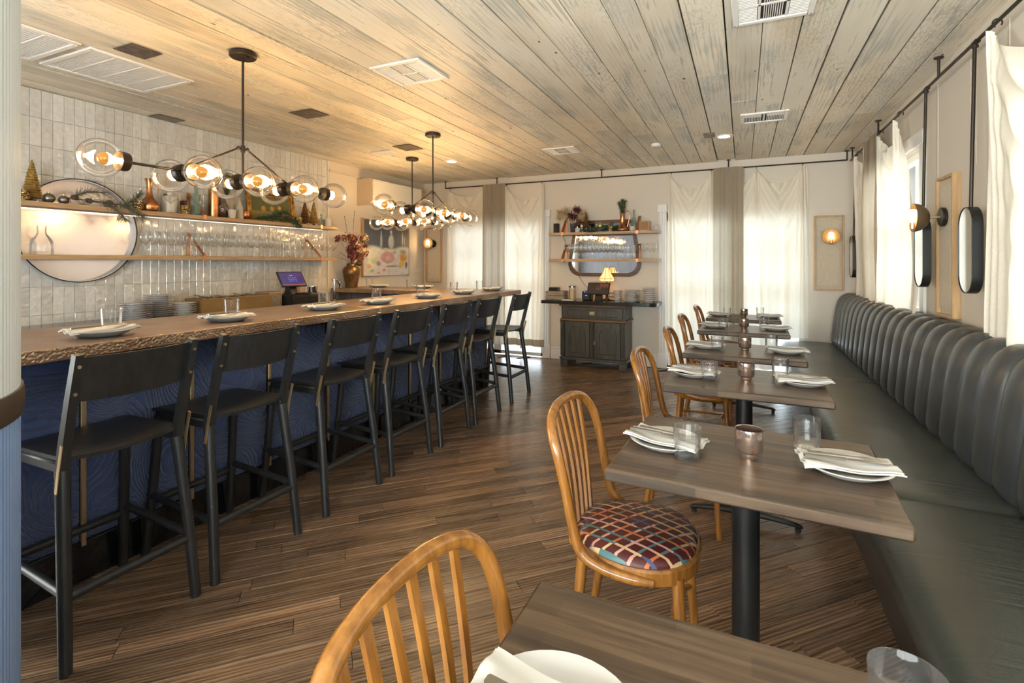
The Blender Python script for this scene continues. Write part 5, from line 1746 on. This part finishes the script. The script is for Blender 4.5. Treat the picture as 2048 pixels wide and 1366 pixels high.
# ================================================================ large painting
def lbase(u, v):
    top = lerp3((.075, .09, .12), (.13, .1, .08), max(0, (u - .55) / .45)); low = (.52, .5, .51)
    t_ = max(0, min(1, (.53 - v + .03 * math.sin(u * 9)) / .05))
    return lerp3(top, low, t_)
lshapes = [(.22, .4, .2, .12, (.66, .66, .6), .3), (.16, .25, .1, .2, (.66, .68, .6), .4), (.19, .27, .08, .08, (.5, .56, .34), .5),
  (.36, .62, .03, .17, (.36, .42, .44), .4), (.36, .74, .012, .1, (.5, .55, .56), .5), (.58, .62, .075, .16, (.5, .52, .52), .35), (.58, .8, .03, .05, (.55, .56, .55), .4), (.85, .68, .02, .16, (.5, .48, .42), .4), (.9, .64, .012, .12, (.5, .46, .4), .4),
  (.52, .32, .23, .19, (.6, .57, .57), .25), (.5, .33, .19, .13, (.48, .27, .28), .3), (.53, .31, .1, .07, (.55, .35, .35), .5),
  (.3, .22, .06, .06, (.3, .2, .28), .5), (.87, .33, .1, .09, (.55, .24, .06), .25), (.82, .36, .05, .05, (.58, .25, .05), .4), (.92, .35, .05, .05, (.62, .32, .06), .4), (.86, .44, .09, .05, (.24, .28, .14), .5),
  (.8, .19, .055, .075, (.6, .4, .05), .3), (.86, .22, .045, .065, (.6, .38, .05), .3), (.94, .19, .04, .08, (.14, .13, .08), .4),
  (.6, .165, .17, .02, (.22, .22, .24), .3), (.52, .09, .05, .045, (.46, .46, .42), .4), (.64, .085, .06, .05, (.5, .5, .47), .4), (.42, .1, .05, .03, (.5, .22, .24), .5), (.17, .09, .06, .04, (.28, .36, .36), .5), (.1, .17, .06, .06, (.56, .36, .2), .5), (.3, .05, .05, .03, (.5, .24, .26), .5), (.45, .47, .05, .04, (.6, .48, .3), .5), (.66, .43, .05, .04, (.3, .36, .22), .5)]
t = thing('still_life_painting', 'large still life painting on the wall beyond the tiles', 'painting', (XL, 5.81, 1.57), PI / 2)
printed('canvas', .99, .77, lambda u, v: paint(u, v, lbase, lshapes), M['print_matte'], t, Matrix.Translation((0, -.044, 0)), 110, 90)
b = B(); b.box((0, -.022, 0), (.99, .042, .77), .002); b.build('stretcher_box', M['paper'], t)
b = B(); b.box((-.505, -.024, 0), (.018, .048, .79), .002); b.box((.505, -.024, 0), (.018, .048, .79), .002); b.build('side_frame', M['oak_z'], t)

# ================================================================ wall air conditioner
t = thing('wall_air_conditioner', 'ivory wall air conditioner in a plywood surround above the painting', 'air conditioner', (XL, 5.8, 2.12))
end = [(0, 0), (.16, 0), (.21, .02), (.25, .07), (.25, .35), (0, .35)]
Q = Matrix(((1, 0, 0, 0), (0, 0, 1, 0), (0, 1, 0, 0), (0, 0, 0, 1)))
b = B(); b.prism(end, -.57, -.552, Q); b.build('end_panel', M['tan_felt'], t, smooth=False)
b = B(); b.prism(end, .552, .57, Q); b.build('end_panel', M['tan_felt'], t, smooth=False)
b = B(); b.prism([(0, .03), (.15, .03), (.2, .045), (.236, .085), (.236, .345), (0, .345)], -.55, .55, Q); b.build('body', M['white_ac'], t, smooth=False)
b = B(); b.box((.238, 0, .22), (.006, 1.06, .2), .003); b.build('front_panel', M['white_ac'], t)
b = B(); b.box((.17, 0, .034), (.09, .95, .008), .002); b.build('air_flap', M['white_ac'], t)

# ================================================================ sideboard
t = thing('sideboard', 'weathered grey carved sideboard with two arched doors', 'sideboard', (-1.756, 6.53, 0))
W, D = .88, .42
b = B(); b.box((0, 0, .46), (W - .04, D - .02, .68), .004); b.build('body', M['cabinet'], t)
for s in (-1, 1):
    b = B(); b.box((s * (W / 2 - .055), -D / 2 + .04, .05), (.1, .08, .1), .008); b.build('foot', M['cabinet'], t)
    b = B(); b.box((s * (W / 2 - .055), D / 2 - .06, .05), (.09, .08, .1), .008); b.build('foot', M['cabinet'], t)
b = B(); b.box((0, 0, .115), (W + .01, D + .02, .04), .008); b.build('plinth', M['cabinet'], t)
b = B(); b.box((0, -.005, .62), (W, D + .01, .03), .008); b.build('waist_moulding', M['cabinet_edge'], t)
b = B(); b.box((0, -.005, .81), (W + .02, D + .02, .03), .01); b.build('cornice', M['cabinet_edge'], t)
F = -D / 2 + .005
b = B(); b.box((0, F - .008, .715), (W - .1, .024, .14), .004); dr = b.build('drawer', M['cabinet'], t)
pts = []
for k in range(13):
    a = -PI / 2 + PI * k / 12; pts.append((.29 + .045 * math.cos(a), F - .022, .715 + .045 * math.sin(a)))
for k in range(13):
    a = PI / 2 + PI * k / 12; pts.append((-.29 + .045 * math.cos(a), F - .022, .715 + .045 * math.sin(a)))
b = B(); b.tube(pts, .006, 6, True); b.build('oval_moulding', M['cabinet'], dr)
b = B(); b.box((0, F - .024, .72), (.07, .004, .034), .002); b.tube(spline([(-.03, F - .027, .72), (-.025, F - .04, .7), (.025, F - .04, .7), (.03, F - .027, .72)], 5), .004, 6); b.build('pull', M['brass'], dr)
for s in (-1, 1):
    xc = s * .2
    b = B(); b.box((xc, F - .008, .37), (.33, .024, .46), .004); d_ = b.build('door', M['cabinet'], t)
    arch = [(xc - .105, F - .022, .2)]
    for k in range(13):
        a = PI - PI * k / 12; arch.append((xc + .105 * math.cos(a), F - .022, .44 + .105 * math.sin(a)))
    arch.append((xc + .105, F - .022, .2))
    b = B(); b.tube(arch, .008, 6, True); b.build('arch_moulding', M['cabinet'], d_)
    poly = [(x - xc, z) for x, _, z in arch]
    b = B(); b.prism(poly, 0, .004, Matrix.Translation((xc, F - .02, 0)) @ Matrix.Rotation(PI / 2, 4, 'X')); b.build('arch_panel', M['cabinet'], d_, smooth=False)
b = B(); b.box((.03, F - .03, .34), (.014, .01, .05), .002); b.build('escutcheon', M['brass'], t)
for x in (-W / 2 + .04, 0, W / 2 - .04):
    b = B(); w_ = .05 if x else .036
    b.box((x, F - .016, .36), (w_, .03, .42), .003)
    for k in (-1, 0, 1): b.tube([(x + k * w_ * .28, F - .034, .17), (x + k * w_ * .28, F - .034, .5)], .005, 6)
    p = b.build('pilaster', M['cabinet'], t)
    b = B(); b.lathe([(0, -.05), (.012, -.045), (.02, -.02), (.026, .0), (.022, .02), (.03, .04), (.03, .055), (0, .055)], 10, Matrix.Translation((x, F - .03, .55))); b.build('corbel', M['cabinet'], p)
# stone counter slab on the sideboard
pts = []
x0, x1, y0, y1 = -2.44, -.955, 6.27, 6.765
pts = [(x0, y0), (x1 - .1, y0)] + [(x1 - .1 + .1 * math.sin(PI / 2 * k / 8), y0 + .1 - .1 * math.cos(PI / 2 * k / 8)) for k in range(1, 9)] + [(x1, y1), (x0, y1)]
b = B(); b.prism(pts, .8255, .868); o = b.build('sideboard_counter', M['slate'], smooth=True); tag(o, 'dark polished counter slab on top of the sideboard', 'counter top')
b = B(); b.prism([(p[0] + (.006 if p[0] > -1.5 else -.004), p[1] - (.006 if p[1] < 6.5 else 0)) for p in pts], .842, .852); b.build('edge_bead', M['slate'], o)
SZ = .8685
t = thing('wooden_crate', 'weathered wooden crate on the left end of the sideboard counter', 'crate', (-2.3, 6.48, SZ))
for s in (-1, 1):
    for k in range(2):
        b = B(); b.box((0, s * .085, .028 + k * .058), (.25, .012, .054), .002); b.build('slat', M['crate'], t)
        b = B(); b.box((s * .125, 0, .028 + k * .058), (.012, .158, .054), .002); b.build('slat', M['crate'], t)
b = B(); b.box((0, 0, .006), (.24, .16, .008)); b.build('bottom', M['crate'], t)
b = B(); b.box((-.03, 0, .09), (.13, .1, .12), .006); tag(b.build('black_box', M['screen_black'], None, loc=(-2.3, 6.48, SZ + .012)), 'black box sitting in the wooden crate', 'box')
o = vessel('glass_jar', 'glass jar of amber straws on the sideboard counter', 'jar', [(0, 0), (.048, 0), (.05, .004), (.05, .16), (.046, .165), (.044, .16), (.044, .008), (0, .006)], M['glass'], (-2.1, 6.55, SZ), 22)
b = B(); b.cyl((0, 0, .065), .042, .11, 18); b.build('contents', M['wax'], o)
b = B(); b.cyl((0, 0, .172), .052, .022, 20, bev=.004); b.build('lid', M['steel'], o)
b = B(); b.box((0, 0, .003), (.16, .1, .005), .001, Matrix.Rotation(.12, 4, 'Z')); b.box((.01, 0, .008), (.15, .1, .003), .001, Matrix.Rotation(.2, 4, 'Z')); tag(b.build('menu_sheet', M['paper'], None, loc=(-2.1, 6.37, SZ)), 'stack of white paper on the sideboard counter', 'paper')
t = thing('receipt_printer', 'small black receipt printer with blue lights', 'printer', (-1.87, 6.5, SZ))
b = B(); b.box((0, 0, .06), (.12, .14, .12), .012); b.build('housing', M['screen_black'], t)
tl = NT('blue_indicator'); tl.set(color=(.02, .03, .2), Emission_Color=(.05, .08, 1, 1), Emission_Strength=6.0)
b = B(); b.box((-.02, -.071, .11), (.012, .003, .006)); b.box((.015, -.071, .11), (.012, .003, .006)); b.build('indicator', tl.m, t)
b = B(); b.box((0, -.071, .065), (.03, .003, .008)); b.build('label_plate', M['paper'], t)
def dims(u, v):
    c = (.02, .012, .01)
    for i in range(3):
        for j in range(3):
            if abs(u - .42 - i * .08) < .02 and abs(v - .38 - j * .13) < .03: c = (.14, .07, .05)
    if u > .55 and v > .6: c = lerp3(c, (.12, .04, .02), .6)
    return c
tablet((-1.70, 6.42, SZ), -.0, 'dark register tablet on the sideboard counter', dims, .29, .17, 28)
# table lamp
t = thing('table_lamp', 'small lamp with glowing scalloped shade on the sideboard counter', 'lamp', (-1.64, 6.6, SZ))
b = B(); b.lathe([(0, 0), (.06, 0), (.062, .008), (.03, .02), (.012, .04), (.016, .08), (.024, .11), (.012, .15), (.008, .2), (.008, .3), (0, .3)], 20); b.build('lamp_base', M['bronze'], t)
b = B(); pr = [(.034, .435), (.04, .40), (.055, .36), (.085, .31), (.105, .285), (.1, .268), (.088, .25)]
b.lathe(pr, 8); sh = b.build('lamp_shade', M['shade'], t, smooth=False)
b = B()
for k in range(8):
    a = 2 * PI * k / 8; b.tube([(r * 1.01 * math.cos(a), r * 1.01 * math.sin(a), z) for r, z in pr], .0028, 5)
for r, z in (pr[0], pr[4], pr[6]): b.tube([(r * 1.01 * math.cos(2 * PI * k / 8), r * 1.01 * math.sin(2 * PI * k / 8), z) for k in range(8)], .0028, 5, True)
b.build('shade_piping', M['twig'], sh)
b = B(); b.ball((0, 0, .33), .022, 12, 8); b.build('bulb', M['bulb_small'], t)
t = thing('wire_holder', 'small wire holder behind the register tablet', 'holder', (-1.56, 6.55, SZ))
b = B()
for z in (.005, .05, .1): b.tube([(.05 * math.cos(a), .05 * math.sin(a), z) for a in [2 * PI * k / 16 for k in range(16)]], .0025, 5, True)
for k in range(8): a = 2 * PI * k / 8; b.tube([(.05 * math.cos(a), .05 * math.sin(a), .005), (.05 * math.cos(a + .5), .05 * math.sin(a + .5), .1)], .002, 5)
b.build('wire_frame', M['black_metal'], t)
stack(-1.47, 6.48, SZ, 6, .06, .024, 'white bowl in the small stack beside the tablet', 'small bowl stack on the sideboard', M['white_china'], .002)
stack(-1.29, 6.5, SZ, 8, .105, .019, 'white plate in the wide stack on the sideboard counter', 'wide plate stack on the sideboard', M['white_china'])
stack(-1.08, 6.52, SZ, 7, .088, .026, 'white bowl in the tall stack at the counter end', 'tall bowl stack on the sideboard', M['white_china'])

# ================================================================ back wall shelves, mirror
t = thing('framed_wall_mirror', 'dark wood framed wall mirror behind the sideboard shelves', 'mirror', (-1.72, YB, 1.56))
def rr_out(w0, w1, h, r0, r1, n=8):
    """trapezoid with rounded corners: half width w0 at top, w1 at bottom"""
    pts = []
    for (cx, cz, r, a0) in ((w0 - r0, h - r0, r0, 0), (-w0 + r0, h - r0, r0, PI / 2), (-w1 + r1, -h + r1, r1, PI), (w1 - r1, -h + r1, r1, 3 * PI / 2)):
        for k in range(n + 1):
            a = a0 + PI / 2 * k / n; pts.append((cx + r * math.cos(a), cz + r * math.sin(a)))
    return pts
o_ = rr_out(.42, .5, .385, .08, .17); i_ = rr_out(.375, .45, .335, .05, .14)
n = len(o_)
vv = [(x, -.005, z) for x, z in o_] + [(x, -.035, z * .99) for x, z in o_] + [(x, -.035, z) for x, z in i_] + [(x, -.012, z) for x, z in i_]
ff = []
for k in range(n):
    l = (k + 1) % n
    for j in range(3): ff.append((j * n + k, j * n + l, (j + 1) * n + l, (j + 1) * n + k))
b = B(); b.add(vv, ff); b.build('wood_frame', M['darkwood'], t)
b = B(); b.add([(x, -.014, z) for x, z in i_], [tuple(range(n))]); b.build('mirror_glass', M['silver_mirror'], t, smooth=False)
bs = {}
for nm, zt, lab in (('u', 1.775, 'upper oak shelf above the sideboard, holding ornaments and a copper pitcher'), ('l', 1.412, 'lower oak shelf above the sideboard, holding wine glasses')):
    s = shelf('wall_shelf', lab, -2.44, -.965, 6.545, 6.73, zt, M['oak']); bs[nm] = s
    for x in (-2.24, -1.235):
        b = B(); b.box((x, 6.542, zt - .016), (.034, .004, .046), .001); b.box((x, 6.6, zt - .039), (.034, .11, .004), .001)
        b.bar((x, 6.545, zt + .003), (x, 6.725, zt + .2), .034, .004, up=(0, 1, 1)); b.box((x, 6.732, zt + .1), (.034, .004, .22), .001)
        b.build('copper_strap', M['copper_strap'], s)
BU, BL = 1.7755, 1.4125
b = B(); b.box((0, 0, .065), (.07, .06, .13), .004); o = b.build('black_speaker', M['screen_black'], None, loc=(-2.35, 6.62, BU)); tag(o, 'small black speaker at the left end of the sideboard shelf', 'speaker')
b = B(); b.box((0, -.031, .065), (.06, .003, .115), .002); b.build('grille_cloth', M['rubber'], o)
vessel('ribbed_vase', 'smoky ribbed glass vase on the sideboard shelf', 'vase', [(0, 0), (.036, 0), (.038, .004), (.042, .13), (.04, .13), (.034, .01), (0, .008)], M['smoke_glass'], (-2.11, 6.62, BU), 40, None, None, .03, 14)
t = thing('dried_bouquet', 'straw and burgundy dried flowers in the ribbed vase', 'flowers', (-2.11, 6.62, BU + .1))
rr = random.Random(12)
for k in range(12):
    a = (-2.6 + rr.random() * 2.0) if k < 8 else (-.8 + rr.random()); sp = .1 + rr.random() * .13; h = .1 + rr.random() * .12
    dx = -sp if k < 7 else sp * .25 * (k - 8)
    path = spline([(0, 0, -.09), (dx * .3, -.01, h * .5), (dx, rr.uniform(-.04, .02), h)], 6)
    b = B(); b.tube(path, .0018, 5); b.build('stem', M['dried_tan'], t)
    b = B(); e = path[-1]
    for j in range(130):
        d = Vector((rr.gauss(0, 1) - (.6 if k < 7 else 0), rr.gauss(0, .7), rr.gauss(0, .8))).normalized(); c = e + Vector((rr.uniform(-.01, .05), 0, rr.uniform(-.03, .02))); L_ = .035 + rr.random() * .045
        s1 = d.orthogonal().normalized() * (.002 if k < 7 else .006)
        b.add([c + s1, c - s1, c + d * L_], [(0, 1, 2)])
    b.build('flower_head', M['dried_tan'] if k < 7 or k > 9 else M['burgundy'], t, smooth=False)
CAND = [(0, 0), (.03, 0), (.036, .006), (.036, .05), (.03, .058), (.024, .056), (.022, .05), (0, .048)]
gK = 'white round candle jars'
vessel('candle_jar', 'white round candle jar in front of the ribbed vase', 'candle', CAND, M['white_china'], (-2.03, 6.575, BU), 20, gK)
vessel('candle_jar', 'white round candle jar in front of the aqua shelf bottle', 'candle', CAND, M['white_china'], (-1.295, 6.57, BU), 20, gK)
vessel('candle_jar', 'white round candle jar at the right end of the sideboard shelf', 'candle', CAND, M['white_china'], (-1.0, 6.59, BU), 20, gK)
# toy bear
t = thing('wooden_bear', 'small dark wooden bear figure on the mossy shelf', 'figurine', (-1.99, 6.64, BU))
b = B(); b.ball((0, 0, .155), .036, 12, 8, (1.8, 1, 1)); b.ball((-.055, 0, .165), .022, 10, 6)
for x in (-.045, -.02, .03, .05): b.tube([(x, .01, .14), (x, .01, .105)], .011, 8)
b.build('body', M['darkwood'], t)
b = B(); b.cyl((0, 0, .052), .035, .104, 16); b.build('pedestal', M['pewter'], t)
brush_tree((-1.92, 6.6, BU + .04), .23, .036, M['brown_brush'], 'amber cone tree on the sideboard shelf', 9)
vessel('tree_riser', 'small dark riser under the amber cone tree', 'riser', [(0, 0), (.03, 0), (.03, .04), (0, .04)], M['pewter'], (-1.92, 6.6, BU), 14)
garland('pine_garland', 'green pine garland along the sideboard shelf', [
    [(-2.02, 6.6, BU + .02), (-1.9, 6.57, BU + .03), (-1.75, 6.58, BU + .06), (-1.58, 6.6, BU + .1)], [(-1.95, 6.57, BU + .02), (-1.85, 6.55, BU + .01), (-1.78, 6.54, BU + .02)], [(-1.8, 6.6, BU + .04), (-1.65, 6.6, BU + .07), (-1.52, 6.62, BU + .06)], [(-1.72, 6.58, BU + .02), (-1.62, 6.57, BU + .03), (-1.5, 6.58, BU + .03)]], 420, .07, M['green_needle'], 13)
bauble((-1.72, 6.57, BU + .045), .034, 'gold bauble resting in the sideboard shelf garland', plain('matte_gold', (.5, .42, .16), .3, .7, bump=0))
vessel('gold_votive', 'gold textured votive cup beside the copper pitcher', 'candle holder', SV, M['gold_scale'], (-1.585, 6.575, BU), 20, gV)
o = vessel('copper_pitcher', 'tall copper pitcher with looped handle on the sideboard shelf', 'pitcher', [(0, 0), (.06, 0), (.08, .012), (.078, .03), (.05, .05), (.033, .075), (.03, .12), (.034, .235), (.037, .24), (.034, .24), (.028, .12), (0, .1)], M['copper'], (-1.435, 6.62, BU), 26)
b = B(); b.tube(spline([(.033, 0, .225), (.06, 0, .265), (.09, 0, .24), (.085, 0, .15), (.06, 0, .06)], 6), .006, 8); b.build('handle', M['copper'], o)
garland('pine_sprig', 'green pine sprig standing in the copper pitcher', [[(-1.435, 6.62, BU + .2), (-1.44, 6.62, BU + .31), (-1.44, 6.62, BU + .4)], [(-1.435, 6.62, BU + .22), (-1.46, 6.61, BU + .3), (-1.475, 6.6, BU + .37)], [(-1.43, 6.62, BU + .22), (-1.41, 6.61, BU + .31), (-1.405, 6.6, BU + .38)]], 260, .055, M['green_needle'], 14)
vessel('glass_bottle', 'slender aqua glass bottle on the sideboard shelf', 'bottle', [(0, 0), (.036, 0), (.042, .01), (.042, .09), (.03, .14), (.013, .19), (.011, .27), (.013, .28), (.009, .28), (0, .2)], M['aqua_glass'], (-1.295, 6.65, BU), 20)
b = B(); b.box((0, 0, .062), (.13, .11, .124), .003); o = b.build('wooden_box', M['oak'], None, loc=(-1.15, 6.63, BU)); tag(o, 'square wooden box on the sideboard shelf', 'box')
b = B(); b.box((0, -.056, .062), (.11, .003, .104), .001); b.build('front_panel', M['amberwood'], o)
# glasses on the lower shelf
for r in range(2):
    for k in range(12):
        o = obj('wine_glass', wine_me, None, (-2.185 + k * .06 + r * .012, 6.585 + r * .085, BL)); tag(o, '%s wine glass from the left above the sideboard, %s row' % (ORDN[k], ('front', 'back')[r]), 'glass', 'wine glasses above the sideboard')
for k in range(4):
    for h in range(2):
        o = obj('stacking_glass', hb_me, None, (-1.465 + k * .074, 6.6, BL + .001 + h * .0905)); tag(o, '%s tumbler of the %s stack from the left above the sideboard' % (('bottom', 'top')[h], ORDN[k]), 'glass', 'stacked tumblers above the sideboard')
for k, (x, y) in enumerate(((-1.15, 6.6), (-1.085, 6.64), (-1.03, 6.6))):
    o = obj('wine_glass', wine_me, None, (x, y, BL)); tag(o, '%s wine glass right of the strap at the sideboard shelf end' % ORDN[k], 'glass', 'large glasses at the end of the sideboard shelf')
# lamp cord hanging from the shelf down to the counter
b = B(); b.tube(spline([(-2.3, 6.735, 1.74), (-2.22, 6.765, 1.55), (-2.16, 6.765, 1.39), (-2.12, 6.765, 1.25), (-1.98, 6.765, 1.05), (-1.86, 6.72, .94), (-1.84, 6.62, .882)], 8), .0025, 6)
tag(b.build('power_cord', M['rubber']), 'thin black cord hanging down the wall behind the sideboard', 'cord')
